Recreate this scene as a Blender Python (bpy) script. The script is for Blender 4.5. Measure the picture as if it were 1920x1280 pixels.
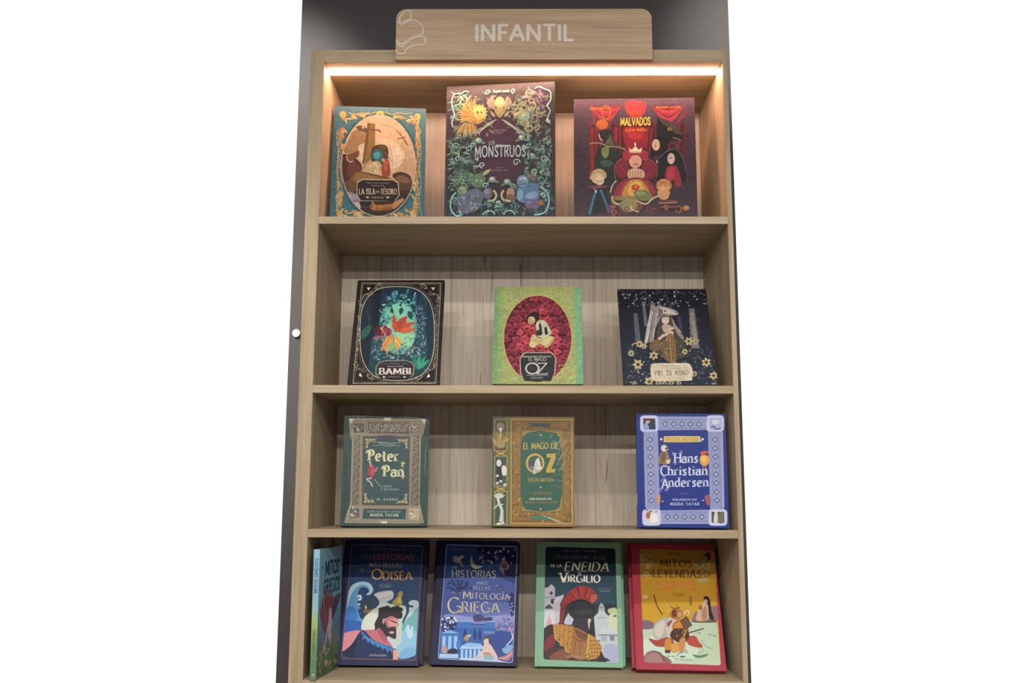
import bpy, bmesh, math, random
from mathutils import Vector, Matrix, Euler
R = math.radians
SC = bpy.context.scene
COL = SC.collection
for o in list(bpy.data.objects):
    bpy.data.objects.remove(o)

# ------------------------------------------------------------------ camera
cam_d = bpy.data.cameras.new('camera')
cam = bpy.data.objects.new('camera', cam_d)
COL.objects.link(cam)
SC.camera = cam
CP, CY, CR, CF = 0.15627, -0.00838, 0.00266, 1810.24          # pitch, yaw, roll, focal length in pixels of a 1920 frame
cam.location = (-0.00665, -2.28535, 1.5)
cam_d.sensor_fit = 'HORIZONTAL'
cam_d.sensor_width = 36.0
cam_d.lens = 36.0 * CF / 1920.0
_F = Vector((math.sin(CY) * math.cos(CP), math.cos(CY) * math.cos(CP), math.sin(CP)))
_R = Vector((math.cos(CY), -math.sin(CY), 0))
_U = _R.cross(_F)
_R2 = _R * math.cos(CR) + _U * math.sin(CR)
_U2 = -_R * math.sin(CR) + _U * math.cos(CR)
cam.rotation_euler = Matrix((_R2, _U2, -_F)).transposed().to_euler()

# ------------------------------------------------------------------ view
SC.view_settings.view_transform = 'Standard'
SC.view_settings.look = 'None'
SC.view_settings.gamma = 1.0
SC.view_settings.use_curve_mapping = False
SC.view_settings.exposure = 0.0

# ------------------------------------------------------------------ world: dim shop interior in front, plain white sky added beyond the bookcase
W = bpy.data.worlds.new('world')
SC.world = W
W.use_nodes = True
nt = W.node_tree
nt.nodes.clear()
tc = nt.nodes.new('ShaderNodeTexCoord')
sx = nt.nodes.new('ShaderNodeSeparateXYZ')
mr = nt.nodes.new('ShaderNodeMapRange')
mr.inputs['From Min'].default_value = 0.45
mr.inputs['From Max'].default_value = 0.7
mx = nt.nodes.new('ShaderNodeMix'); mx.data_type = 'RGBA'
mx.inputs[6].default_value = (0.285, 0.285, 0.30, 1)
mx.inputs[7].default_value = (1.05, 1.05, 1.05, 1)
bg = nt.nodes.new('ShaderNodeBackground')
wo = nt.nodes.new('ShaderNodeOutputWorld')
nt.links.new(tc.outputs['Generated'], sx.inputs[0])
nt.links.new(sx.outputs['Y'], mr.inputs['Value'])
nt.links.new(mr.outputs[0], mx.inputs[0])
nt.links.new(mx.outputs[2], bg.inputs['Color'])
nt.links.new(bg.outputs[0], wo.inputs[0])

# ------------------------------------------------------------------ the shop's ceiling strip lights
def strip(name, loc, aim, length, width, power, col):
    d = bpy.data.lights.new(name, 'AREA')
    d.shape = 'RECTANGLE'
    d.size = length
    d.size_y = width
    d.energy = power
    d.color = col
    o = bpy.data.objects.new(name, d)
    COL.objects.link(o)
    o.location = loc
    o.rotation_euler = (Vector(aim) - Vector(loc)).to_track_quat('-Z', 'Y').to_euler()
    return o
strip('ceiling_strip_light_near', (0.0, -1.28, 2.66), (0, -0.7, 0), 2.2, 0.05, 18, (1.0, 0.94, 0.86))
strip('ceiling_strip_light_over_shelves', (0.0, -0.46, 2.75), (0, -0.30, 1.6), 2.0, 0.05, 2.2, (1.0, 0.95, 0.88))
strip('ceiling_strip_light_middle', (0.0, -2.6, 2.66), (0, -2.1, 0), 2.2, 0.05, 88, (1.0, 0.95, 0.88))
strip('ceiling_strip_light_far', (0.0, -3.8, 2.66), (0, -3.25, 0), 2.4, 0.06, 62, (1.0, 0.96, 0.9))

def wash(name, loc, aim, power):  # unseen spots added to brighten the wall beside the bookcase
    d = bpy.data.lights.new(name, 'SPOT')
    d.energy = power
    d.spot_size = R(34)
    d.spot_blend = 1.0
    d.shadow_soft_size = 0.04
    d.color = (1.0, 0.97, 0.88)
    o = bpy.data.objects.new(name, d)
    COL.objects.link(o)
    o.location = loc
    o.rotation_euler = (Vector(aim) - Vector(loc)).to_track_quat('-Z', 'Y').to_euler()
wash('added_wall_fill_left', (-1.0, -0.55, 3.1), (-0.70, 0.345, 2.62), 150)
wash('added_wall_fill_low', (-1.25, -0.75, 2.9), (-0.72, 0.345, 1.95), 170)
wash('added_wall_fill_right', (0.95, -0.55, 3.1), (0.68, 0.345, 2.8), 90)

# ------------------------------------------------------------------ helpers: colour and materials
def lin(h, g=1.0):
    h = h.lstrip('#')
    out = []
    for i in (0, 2, 4):
        c = int(h[i:i + 2], 16) / 255
        c = c / 12.92 if c <= 0.04045 else ((c + 0.055) / 1.055) ** 2.4
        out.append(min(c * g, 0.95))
    return (out[0], out[1], out[2], 1.0)

def mat(name, col, rough=0.5, spec=0.5, metal=0.0):
    m = bpy.data.materials.new(name)
    m.use_nodes = True
    b = m.node_tree.nodes['Principled BSDF']
    b.inputs['Base Color'].default_value = col
    b.inputs['Roughness'].default_value = rough
    b.inputs['Specular IOR Level'].default_value = spec
    b.inputs['Metallic'].default_value = metal
    return m

def wood(name, axis, light, dark, crack=0.0, seed=0.0, rough=0.55):
    """oak-look laminate: long soft streaks, fine pores and a few dark splits along one axis"""
    m = bpy.data.materials.new(name)
    m.use_nodes = True
    n = m.node_tree.nodes
    L = m.node_tree.links.new
    b = n['Principled BSDF']
    b.inputs['Roughness'].default_value = rough
    b.inputs['Specular IOR Level'].default_value = 0.3
    t = n.new('ShaderNodeTexCoord')
    def nz(sc_long, sc_cross, detail, dist=0.0, off=0.0):
        mp = n.new('ShaderNodeMapping')
        s = [sc_cross] * 3
        s[axis] = sc_long
        mp.inputs['Scale'].default_value = s
        mp.inputs['Location'].default_value = (off + seed, off * 1.7 + seed, off * 0.6)
        x = n.new('ShaderNodeTexNoise')
        x.inputs['Scale'].default_value = 1.0
        x.inputs['Detail'].default_value = detail
        x.inputs['Roughness'].default_value = 0.6
        x.inputs['Distortion'].default_value = dist
        L(t.outputs['Object'], mp.inputs[0])
        L(mp.outputs[0], x.inputs['Vector'])
        return x.outputs['Fac']
    def ramp(src, p0, p1, c0, c1):
        r = n.new('ShaderNodeValToRGB')
        r.color_ramp.elements[0].position = p0
        r.color_ramp.elements[1].position = p1
        r.color_ramp.elements[0].color = c0
        r.color_ramp.elements[1].color = c1
        L(src, r.inputs[0])
        return r.outputs[0]
    def mix(fac, a, bb, mode='MIX'):
        q = n.new('ShaderNodeMix'); q.data_type = 'RGBA'; q.blend_type = mode
        if isinstance(fac, float): q.inputs[0].default_value = fac
        else: L(fac, q.inputs[0])
        L(a, q.inputs[6])
        if isinstance(bb, tuple): q.inputs[7].default_value = bb
        else: L(bb, q.inputs[7])
        return q.outputs[2]
    base = ramp(nz(1.3, 22.0, 6, 0.5), 0.30, 0.72, dark, light)
    fine = ramp(nz(5.0, 150.0, 3, 0.1, 3.1), 0.28, 0.62, (0.74, 0.72, 0.70, 1), (1.06, 1.06, 1.06, 1))
    c = mix(0.75, base, fine, 'MULTIPLY')
    tone = ramp(nz(0.7, 3.0, 2, 0.2, 7.7), 0.35, 0.65, (0.90, 0.86, 0.82, 1), (1.05, 1.06, 1.08, 1))
    c = mix(0.8, c, tone, 'MULTIPLY')
    if crack > 0:
        k = ramp(nz(3.2, 46.0, 4, 0.9, 11.3), 0.285, 0.36, (1, 1, 1, 1), (0, 0, 0, 1))
        kf = n.new('ShaderNodeMath'); kf.operation = 'MULTIPLY'; kf.inputs[1].default_value = crack
        L(k, kf.inputs[0])
        c = mix(kf.outputs[0], c, (dark[0] * 0.35, dark[1] * 0.32, dark[2] * 0.3, 1))
        # vertical board joints
        sp = n.new('ShaderNodeSeparateXYZ')
        L(t.outputs['Object'], sp.inputs[0])
        md = n.new('ShaderNodeMath'); md.operation = 'PINGPONG'; md.inputs[1].default_value = 0.098
        L(sp.outputs[0], md.inputs[0])
        jr = ramp(md.outputs[0], 0.0, 0.0016, (0.45, 0.42, 0.4, 1), (1, 1, 1, 1))
        c = mix(0.55, c, jr, 'MULTIPLY')
    L(c, b.inputs['Base Color'])
    return m

OAK_L, OAK_D = (0.425, 0.345, 0.235, 1), (0.315, 0.245, 0.155, 1)
M_vert = wood('oak_upright', 2, OAK_L, OAK_D, 0.0, 1.3)
M_horz = wood('oak_shelf', 0, OAK_L, OAK_D, 0.0, 4.1)
M_back = wood('oak_back_boards', 2, (0.63, 0.555, 0.465, 1), (0.52, 0.45, 0.37, 1), 0.95, 8.2, 0.6)
M_sign = wood('oak_sign', 0, (0.46, 0.34, 0.222, 1), (0.35, 0.245, 0.155, 1), 0.0, 2.6)
M_wall = mat('grey_wall_paint', (0.085, 0.078, 0.078, 1), 0.8, 0.2)
M_floor = wood('floor_boards', 0, (0.22, 0.16, 0.10, 1), (0.13, 0.09, 0.06, 1), 0.0, 5.0)
M_letter = mat('pale_sign_print', (0.54, 0.48, 0.42, 1), 0.5, 0.3)
M_alu = mat('aluminium', (0.75, 0.74, 0.72, 1), 0.35, 0.5, 0.9)
M_paper = mat('page_paper', (0.72, 0.68, 0.58, 1), 0.8, 0.2)
M_led = bpy.data.materials.new('led_diffuser')
M_led.use_nodes = True
_b = M_led.node_tree.nodes['Principled BSDF']
_b.inputs['Base Color'].default_value = (0.9, 0.9, 0.9, 1)
_b.inputs['Emission Color'].default_value = (1.0, 0.57, 0.38, 1)
_b.inputs['Emission Strength'].default_value = 58.0
# covers: the printed ink colour of every face is stored on the mesh; painted pictures get a mottled brush texture
def print_mat(name, lo, hi):
    m = bpy.data.materials.new(name)
    m.use_nodes = True
    n = m.node_tree.nodes
    L = m.node_tree.links.new
    b = n['Principled BSDF']
    a = n.new('ShaderNodeAttribute'); a.attribute_name = 'ink'
    b.inputs['Roughness'].default_value = 0.42
    b.inputs['Specular IOR Level'].default_value = 0.14
    if lo is None:
        L(a.outputs['Color'], b.inputs['Base Color'])
        return m
    t = n.new('ShaderNodeTexCoord')
    mul = a.outputs['Color']
    for sc, k in ((95.0, 1.0), (330.0, 0.55)):
        z = n.new('ShaderNodeTexNoise')
        z.inputs['Scale'].default_value = sc
        z.inputs['Detail'].default_value = 4
        z.inputs['Distortion'].default_value = 1.2
        L(t.outputs['Object'], z.inputs['Vector'])
        r = n.new('ShaderNodeMapRange')
        r.inputs['From Min'].default_value = 0.32
        r.inputs['From Max'].default_value = 0.68
        r.inputs['To Min'].default_value = 1 - (1 - lo) * k
        r.inputs['To Max'].default_value = 1 + (hi - 1) * k
        L(z.outputs['Fac'], r.inputs['Value'])
        q = n.new('ShaderNodeVectorMath'); q.operation = 'SCALE'
        L(mul, q.inputs[0]); L(r.outputs[0], q.inputs['Scale'])
        mul = q.outputs[0]
    L(mul, b.inputs['Base Color'])
    return m
M_print = print_mat('printed_cover', None, None)
M_paint = print_mat('painted_cover', 0.78, 1.14)
# shrink wrap film
M_wrap = bpy.data.materials.new('shrink_wrap_film')
M_wrap.use_nodes = True
_t = M_wrap.node_tree
_t.nodes.clear()
_o = _t.nodes.new('ShaderNodeOutputMaterial')
_x = _t.nodes.new('ShaderNodeMixShader'); _x.inputs[0].default_value = 0.012
_tr = _t.nodes.new('ShaderNodeBsdfTransparent')
_g = _t.nodes.new('ShaderNodeBsdfGlossy'); _g.inputs['Roughness'].default_value = 0.16
_nz = _t.nodes.new('ShaderNodeTexNoise'); _nz.inputs['Scale'].default_value = 26; _nz.inputs['Detail'].default_value = 3
_bp = _t.nodes.new('ShaderNodeBump'); _bp.inputs['Strength'].default_value = 0.6; _bp.inputs['Distance'].default_value = 0.01
_t.links.new(_nz.outputs[0], _bp.inputs['Height']); _t.links.new(_bp.outputs[0], _g.inputs['Normal'])
_t.links.new(_tr.outputs[0], _x.inputs[1]); _t.links.new(_g.outputs[0], _x.inputs[2]); _t.links.new(_x.outputs[0], _o.inputs[0])
M_crease_glint = bpy.data.materials.new('creased_film_glint')
M_crease_glint.use_nodes = True
_t = M_crease_glint.node_tree
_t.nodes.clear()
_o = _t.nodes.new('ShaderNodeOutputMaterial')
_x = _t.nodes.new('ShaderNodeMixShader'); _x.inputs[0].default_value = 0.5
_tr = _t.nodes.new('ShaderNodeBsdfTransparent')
_g = _t.nodes.new('ShaderNodeBsdfDiffuse'); _g.inputs['Color'].default_value = (0.85, 0.83, 0.75, 1)  # pale diffuse colour puts the wrap's shiny streaks into its creases
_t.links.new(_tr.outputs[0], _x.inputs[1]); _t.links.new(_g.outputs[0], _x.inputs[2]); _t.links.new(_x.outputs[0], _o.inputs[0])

# ------------------------------------------------------------------ helpers: objects
def tag(o, label=None, cat=None, group=None, kind=None):
    if label: o['label'] = label
    if cat: o['category'] = cat
    if group: o['group'] = group
    if kind: o['kind'] = kind
    return o

def empty(name, loc, rot=(0, 0, 0)):
    o = bpy.data.objects.new(name, None)
    o.empty_display_size = 0.05
    COL.objects.link(o)
    o.location = loc
    o.rotation_euler = rot
    return o

def obj(name, me, m, parent=None):
    o = bpy.data.objects.new(name, me)
    if m: me.materials.append(m)
    COL.objects.link(o)
    if parent: o.parent = parent
    return o

def box_bm(boxes, bevel=0.0, seg=2):
    bm = bmesh.new()
    for (x0, x1, y0, y1, z0, z1) in boxes:
        r = bmesh.ops.create_cube(bm, size=1.0)
        for v in r['verts']:
            v.co = Vector((x0 + (v.co.x + .5) * (x1 - x0), y0 + (v.co.y + .5) * (y1 - y0), z0 + (v.co.z + .5) * (z1 - z0)))
    if bevel:
        bmesh.ops.bevel(bm, geom=bm.edges[:], offset=bevel, segments=seg, affect='EDGES', clamp_overlap=True)
    return bm

def box_obj(name, b, m, parent=None, bevel=0.0, seg=2):
    bm = box_bm(b if isinstance(b, list) else [b], bevel, seg)
    me = bpy.data.meshes.new(name)
    bm.to_mesh(me)
    bm.free()
    return obj(name, me, m, parent)
# ------------------------------------------------------------------ lettering: every glyph is a set of pen strokes on a 100-unit cap height
def _arc(cx, cy, rx, ry, a0, a1, n=14):
    return [(cx + rx * math.cos(R(a0 + (a1 - a0) * i / n)), cy + ry * math.sin(R(a0 + (a1 - a0) * i / n))) for i in range(n + 1)]
_G = {
 'A': (74, '2,0 37,100 72,0;15,34 59,34'), 'B': (60, '8,0 8,100;8,100 30,100 o30,76,22,24,90,-90 8,52;30,52 o32,26,25,26,90,-90 8,0'),
 'C': (74, 'o42,50,38,50,48,312'), 'D': (74, '8,0 8,100;8,100 28,100 o28,50,42,50,90,-90 8,0'),
 'E': (54, '8,0 8,100;8,100 50,100;8,52 44,52;8,0 52,0'), 'F': (52, '8,0 8,100;8,100 50,100;8,52 44,52'),
 'G': (80, 'o42,50,38,50,48,335;76,0 76,44;54,44 76,44'), 'H': (74, '8,0 8,100;66,0 66,100;8,52 66,52'), 'I': (18, '9,0 9,100'),
 'J': (40, '30,100 30,22 o16,22,14,22,0,-150'), 'K': (66, '8,0 8,100;62,100 10,44;24,58 64,0'), 'L': (52, '8,0 8,100;8,0 50,0'),
 'M': (90, '6,0 12,100 45,18 78,100 84,0'), 'N': (78, '8,0 8,100 68,0 68,100'), 'O': (84, 'o42,50,38,50,0,360'),
 'P': (58, '8,0 8,100;8,100 28,100 o28,73,25,27,90,-90 8,46'), 'Q': (84, 'o42,50,38,50,0,360;48,24 82,-12'),
 'R': (64, '8,0 8,100;8,100 28,100 o28,75,24,25,90,-90 8,50;30,50 62,0'),
 'S': (54, '47,84 40,95 27,100 13,95 7,82 10,68 24,56 38,46 48,32 46,14 34,2 20,0 5,16'), 'T': (64, '32,0 32,100;3,100 61,100'),
 'U': (72, '8,100 8,34 o36,34,28,34,180,360 64,100'), 'V': (70, '2,100 35,0 68,100'), 'W': (100, '2,100 26,0 50,84 74,0 98,100'),
 'X': (68, '4,100 64,0;64,100 4,0'), 'Y': (66, '2,100 33,50 64,100;33,50 33,0'), 'Z': (60, '6,100 54,100 5,0 56,0'),
 'a': (54, '7,46 o26,44,19,18,150,0 45,8 52,0;o25,19,20,19,50,310'), 'b': (56, '8,100 8,0;o28,31,21,31,150,-150'), 'c': (48, 'o27,31,23,32,50,310'),
 'd': (56, 'o26,31,21,31,30,330;47,100 47,0'), 'e': (54, '5,35 49,35 o27,31,23,32,5,312'), 'f': (36, '14,0 14,80 o26,80,12,18,180,50;2,62 30,62'),
 'g': (54, 'o26,31,21,31,30,330;46,62 46,-12 o26,-12,20,16,0,-150'), 'h': (56, '8,0 8,100;8,42 o28,40,20,23,160,0 48,0'),
 'i': (18, '9,0 9,62;9,82 9,92'), 'j': (22, '14,62 14,-14 o4,-14,10,14,0,-120'), 'k': (52, '8,0 8,100;46,62 10,26;20,36 50,0'), 'l': (18, '9,0 9,100'),
 'm': (84, '8,0 8,62;8,42 o25,40,17,23,160,0 42,0;42,42 o59,40,17,23,160,0 76,0'), 'n': (56, '8,0 8,62;8,42 o28,40,20,23,160,0 48,0'),
 'o': (56, 'o28,31,24,32,0,360'), 'p': (56, '8,62 8,-30;o28,31,21,31,150,-150'), 'q': (56, 'o26,31,21,31,30,330;47,62 47,-30'),
 'r': (40, '8,0 8,62;8,38 o26,38,18,24,165,60'), 's': (44, '39,50 30,62 16,60 9,48 16,37 30,29 38,18 31,3 16,0 5,11'),
 't': (38, '16,88 16,14 o27,14,11,14,180,320;3,62 34,62'), 'u': (56, '8,62 8,24 o28,24,20,24,180,360 48,62;48,62 48,0'),
 'v': (50, '2,62 25,0 48,62'), 'w': (72, '2,62 19,0 36,54 53,0 70,62'), 'x': (50, '4,62 46,0;46,62 4,0'), 'y': (50, '4,62 26,2;48,62 18,-28'), 'z': (48, '5,62 42,62 5,0 44,0'),
 '.': (18, '9,0 9,9'), ',': (18, '10,8 5,-14'), '-': (36, '6,34 30,34'), '&': (74, '66,0 20,66 18,84 30,98 44,84 40,68 14,40 8,20 20,2 38,4 62,40'), ' ': (34, ''),
}
for _b, _a in (('Á', 'A'), ('É', 'E'), ('Í', 'I'), ('Ó', 'O'), ('á', 'a'), ('é', 'e'), ('ó', 'o')):
    _w, _s = _G[_a]
    _h = 112 if _b.isupper() else 76
    _G[_b] = (_w, _s + ';%d,%d %d,%d' % (_w / 2 - 4, _h, _w / 2 + 10, _h + 20))
_G['ñ'] = (_G['n'][0], _G['n'][1] + ';10,78 20,88 34,80 46,88')
def glyph(ch):
    w, s = _G.get(ch, _G[' '])
    out = []
    for part in s.split(';'):
        pts = []
        for tok in part.split():
            if tok[0] == 'o':
                pts += _arc(*[float(v) for v in tok[1:].split(',')])
            else:
                pts.append(tuple(float(v) for v in tok.split(',')))
        if len(pts) > 1: out.append(pts)
    return w, out

def text_polys(s, wt=14, style='serif', track=14, slant=0.0):
    """polygons of a line of text: cap height 100, baseline 0; returns polygons and total width"""
    x = 0
    polys = []
    for ch in s:
        w, strokes = glyph(ch)
        parts = []
        for pts in strokes:                        # break a stroke where the pen turns sharply
            cur = [pts[0]]
            for i in range(1, len(pts)):
                cur.append(pts[i])
                if i < len(pts) - 1:
                    a, b = (pts[i][0] - pts[i - 1][0], pts[i][1] - pts[i - 1][1]), (pts[i + 1][0] - pts[i][0], pts[i + 1][1] - pts[i][1])
                    if (a[0] * b[0] + a[1] * b[1]) < 0.45 * math.hypot(*a) * math.hypot(*b):
                        parts.append(cur)
                        cur = [pts[i]]
            parts.append(cur)
        for pts in parts:
            closed = abs(pts[0][0] - pts[-1][0]) < .01 and abs(pts[0][1] - pts[-1][1]) < .01
            polys += ribbon([(x + p[0], p[1]) for p in pts], wt, style, closed, style != 'serif')
            if style == 'serif':
                for a, b in ((pts[0], pts[1]), (pts[-1], pts[-2])):
                    if abs(a[1] - b[1]) > 0.8 * abs(a[0] - b[0]) and (abs(a[1]) < 1 or abs(a[1] - 100) < 1 or abs(a[1] - 62) < 1) and not closed and len(pts) < 9 or (len(pts) >= 9 and not closed and abs(a[0] - b[0]) < .1 and a[1] in (0, 100)):
                        k = wt * 0.95
                        t = wt * 0.34
                        yy = a[1] - t if a[1] > 50 else a[1]
                        polys.append([(x + a[0] - k, yy), (x + a[0] + k, yy), (x + a[0] + k, yy + t), (x + a[0] - k, yy + t)])
        x += w + track
    if slant:
        polys = [[(p[0] + p[1] * slant, p[1]) for p in q] for q in polys]
    return polys, max(x - track, 1)

def ribbon(pts, w, style='flat', closed=False, ends=False):
    """quads along a polyline, mitred; 'serif' varies the width with the pen angle"""
    n = len(pts)
    L, Rr = [], []
    def wid(dx, dy):
        if style != 'serif': return w
        th = math.atan2(dy, dx)
        return w * (0.34 + 0.66 * abs(math.sin(th - R(18))))
    for i in range(n):
        if closed:
            a, b = pts[i - 1 if i else n - 2], pts[(i + 1) if i < n - 1 else 1]
        else:
            a, b = pts[max(i - 1, 0)], pts[min(i + 1, n - 1)]
        d1 = (pts[i][0] - a[0], pts[i][1] - a[1])
        d2 = (b[0] - pts[i][0], b[1] - pts[i][1])
        l1, l2 = math.hypot(*d1), math.hypot(*d2)
        if l1 < 1e-6: d1, l1 = d2, l2
        if l2 < 1e-6: d2, l2 = d1, l1
        if l1 < 1e-6: d1 = d2 = (1, 0); l1 = l2 = 1
        u1 = (d1[0] / l1, d1[1] / l1)
        u2 = (d2[0] / l2, d2[1] / l2)
        m = (u1[0] + u2[0], u1[1] + u2[1])
        lm = math.hypot(*m)
        if lm < 0.5:                               # sharp corner
            m = u1; lm = 1
        m = (m[0] / lm, m[1] / lm)
        c = max(m[0] * u1[0] + m[1] * u1[1], 0.6)
        hw = 0.25 * (wid(*u1) + wid(*u2)) / c
        p = pts[i]
        if ends and not closed and i in (0, n - 1):
            s = -1 if i == 0 else 1
            p = (p[0] + s * u1[0] * w * .25, p[1] + s * u1[1] * w * .25)
        L.append((p[0] - m[1] * hw, p[1] + m[0] * hw))
        Rr.append((p[0] + m[1] * hw, p[1] - m[0] * hw))
    return [[Rr[i], Rr[i + 1], L[i + 1], L[i]] for i in range(n - 1)]

def smooth(pts, closed=True, k=5):
    n = len(pts)
    out = []
    rng = range(n) if closed else range(n - 1)
    for i in rng:
        if closed:
            p0, p1, p2, p3 = pts[i - 1], pts[i], pts[(i + 1) % n], pts[(i + 2) % n]
        else:
            p0, p1, p2, p3 = pts[max(i - 1, 0)], pts[i], pts[i + 1], pts[min(i + 2, n - 1)]
        for j in range(k):
            t = j / k
            out.append(tuple(0.5 * (2 * p1[c] + (p2[c] - p0[c]) * t + (2 * p0[c] - 5 * p1[c] + 4 * p2[c] - p3[c]) * t * t + (3 * p1[c] - p0[c] - 3 * p2[c] + p3[c]) * t ** 3) for c in (0, 1)))
    if not closed: out.append(pts[-1])
    return out
# ------------------------------------------------------------------ printed artwork of a cover
LAYER = 0.000008
class Print:
    """collects flat inked shapes in the plane of a cover; drawing coordinates are those of a flat drawing sheet
    whose four corner marks (sheet) fall on the four corners of the board (metres)"""
    def __init__(s, ox, oy, sc, sheet, w, h, gain=1.0, x0=0.0):
        s.ox, s.oy, s.sc, s.w, s.h, s.g = ox, oy, sc, w, h, gain
        s.xmin = -w / 2 + x0
        s.v, s.f, s.c, s.k = [], [], [], 1
        dst = [(-w / 2, h), (w / 2, h), (w / 2, 0), (-w / 2, 0)]
        A = []
        for (x, y), (a, b) in zip(sheet, dst):
            A.append([x, y, 1, 0, 0, 0, -a * x, -a * y, a])
            A.append([0, 0, 0, x, y, 1, -b * x, -b * y, b])
        for i in range(8):                                  # Gauss elimination
            p = max(range(i, 8), key=lambda r: abs(A[r][i]))
            A[i], A[p] = A[p], A[i]
            A[i] = [q / A[i][i] for q in A[i]]
            for r in range(8):
                if r != i and A[r][i]:
                    f = A[r][i]
                    A[r] = [q - f * z for q, z in zip(A[r], A[i])]
        s.H = [A[i][8] for i in range(8)]
    def m(s, x, y):
        X, Y = s.ox + x / s.sc, s.oy + y / s.sc
        H = s.H
        d = H[6] * X + H[7] * Y + 1
        a, b = (H[0] * X + H[1] * Y + H[2]) / d, (H[3] * X + H[4] * Y + H[5]) / d
        return (min(max(a, s.xmin), s.w / 2), min(max(b, 0.0), s.h))
    def raw(s, polys, col, sub=0, step=True):
        y = -LAYER * (s.k + sub)
        c = lin(col, s.g) if isinstance(col, str) else col
        for q in polys:
            i = len(s.v)
            pts = [s.m(*p) for p in q]
            if max(p[0] for p in pts) - min(p[0] for p in pts) < 1e-7 or max(p[1] for p in pts) - min(p[1] for p in pts) < 1e-7: continue
            s.v += [(p[0], y, p[1]) for p in pts]
            s.f.append(list(range(i, i + len(q))))
            s.c.append(c)
        if step: s.k += 1 + sub
    def p(s, col, pts, sm=0):
        s.raw([smooth(pts, True, sm) if sm else pts], col)
    def e(s, col, cx, cy, rx, ry, rot=0, n=28, pw=2.0):
        s.raw([s.epts(cx, cy, rx, ry, rot, n, pw)], col)
    def surround(s, col, outline):
        """the plain margin of the board round a picture panel"""
        cx = sum(p[0] for p in outline) / len(outline); cy = sum(p[1] for p in outline) / len(outline)
        o = [(cx + (x - cx) * 1.16, cy + (y - cy) * 1.12) for x, y in outline]
        n = len(outline)
        s.raw([[outline[i], o[i], o[(i + 1) % n], outline[(i + 1) % n]] for i in range(n)], col)
    def epts(s, cx, cy, rx, ry, rot=0, n=28, pw=2.0):
        o = []
        for i in range(n):
            a = 2 * math.pi * i / n
            c, q = math.cos(a), math.sin(a)
            x = rx * math.copysign(abs(c) ** (2 / pw), c)
            y = ry * math.copysign(abs(q) ** (2 / pw), q)
            o.append((cx + x * math.cos(rot) - y * math.sin(rot), cy + x * math.sin(rot) + y * math.cos(rot)))
        return o
    def l(s, col, w, pts, sm=0, closed=False):
        if sm: pts = smooth(pts, closed, sm)
        if closed: pts = pts + [pts[0]]
        s.raw(ribbon(pts, w, 'flat', closed), col)
    def ring(s, col, w, cx, cy, rx, ry, pw=2.0, n=56):
        o = s.epts(cx, cy, rx, ry, 0, n, pw)
        s.raw(ribbon(o + [o[0]], w, 'flat', True), col)
    def arc(s, col, w, cx, cy, rx, ry, a0, a1):
        s.raw(ribbon(_arc(cx, cy, rx, ry, a0, a1, 18), w), col)
    def frame(s, col, q, cx, cy, rx, ry, pw=2.0, n=72):
        """a board with an oval window cut into it; q: corners TL TR BR BL"""
        E_ = s.epts(cx, cy, rx, ry, 0, n, pw)
        def edge(p):
            dx, dy = p[0] - cx, p[1] - cy
            best = None
            for i in range(4):
                a, b = q[i], q[(i + 1) % 4]
                ex, ey = b[0] - a[0], b[1] - a[1]
                den = dx * ey - dy * ex
                if abs(den) < 1e-9: continue
                t = ((a[0] - cx) * ey - (a[1] - cy) * ex) / den
                u = ((a[0] - cx) * dy - (a[1] - cy) * dx) / den
                if t > 0 and -1e-6 <= u <= 1 + 1e-6 and (best is None or t < best): best = t
            return (cx + dx * best, cy + dy * best)
        out = [edge(p) for p in E_]
        polys = []
        for i in range(n):
            j = (i + 1) % n
            poly = [E_[i], out[i]]
            for k in q:                                     # keep the corners square
                a0 = math.atan2(out[i][1] - cy, out[i][0] - cx); a1 = math.atan2(out[j][1] - cy, out[j][0] - cx)
                ak = math.atan2(k[1] - cy, k[0] - cx)
                if (ak - a0) % (2 * math.pi) < (a1 - a0) % (2 * math.pi): poly.append(k)
            polys.append(poly + [out[j], E_[j]])
        s.raw(polys, col)
    def leafp(s, x, y, L, Wd, ang):
        c, q = math.cos(ang), math.sin(ang)
        pts = [(0, 0), (.3, .5), (.65, .42), (1, 0), (.65, -.42), (.3, -.5)]
        return [(x + a * L * c - b * Wd * q, y + a * L * q + b * Wd * c) for a, b in pts]
    def leaf(s, col, x, y, L, Wd, deg):
        s.raw([s.leafp(x, y, L, Wd, R(deg))], col)
    def curl(s, col, w, x, y, r, deg=0, turns=1.2, d=1, tail=0):
        pts = []
        n = 16
        for i in range(n + 1):
            t = i / n
            a = R(deg) + d * t * turns * 2 * math.pi
            rr = r * (1 - .8 * t)
            pts.append((x + rr * math.cos(a), y + rr * math.sin(a)))
        s.raw(ribbon(pts, w), col)
    def flower(s, cols, x, y, r, n=6, inner='#3a2a18', rot=0.0):
        s.raw([s.leafp(x, y, r, r * .62, rot + 2 * math.pi * i / n) for i in range(n)], cols, 0)
        s.e(inner, x, y, r * .28, r * .28, 0, 8)
    def scatter(s, n, seed, spot, shape, cols):
        """n small shapes; spot(rnd)->(x,y); shape(rnd,x,y)->list of polygons"""
        rnd = random.Random(seed)
        for i in range(n):
            x, y = spot(rnd)
            s.raw(shape(rnd, x, y), rnd.choice(cols), i % 10, False)
        s.k += 11
    def t(s, txt, x0, x1, y0, y1, h, col, wt=14, style='serif', track=14, slant=0.0):
        """a line of lettering from x0 to x1; y0, y1: baseline at its two ends; h: cap height"""
        polys, wd = text_polys(txt, wt, style, track, slant)
        k = (x1 - x0) / wd
        s.raw([[(x0 + p[0] * k, y0 + (y1 - y0) * p[0] / wd - p[1] * h / 100) for p in q] for q in polys], col)
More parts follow.
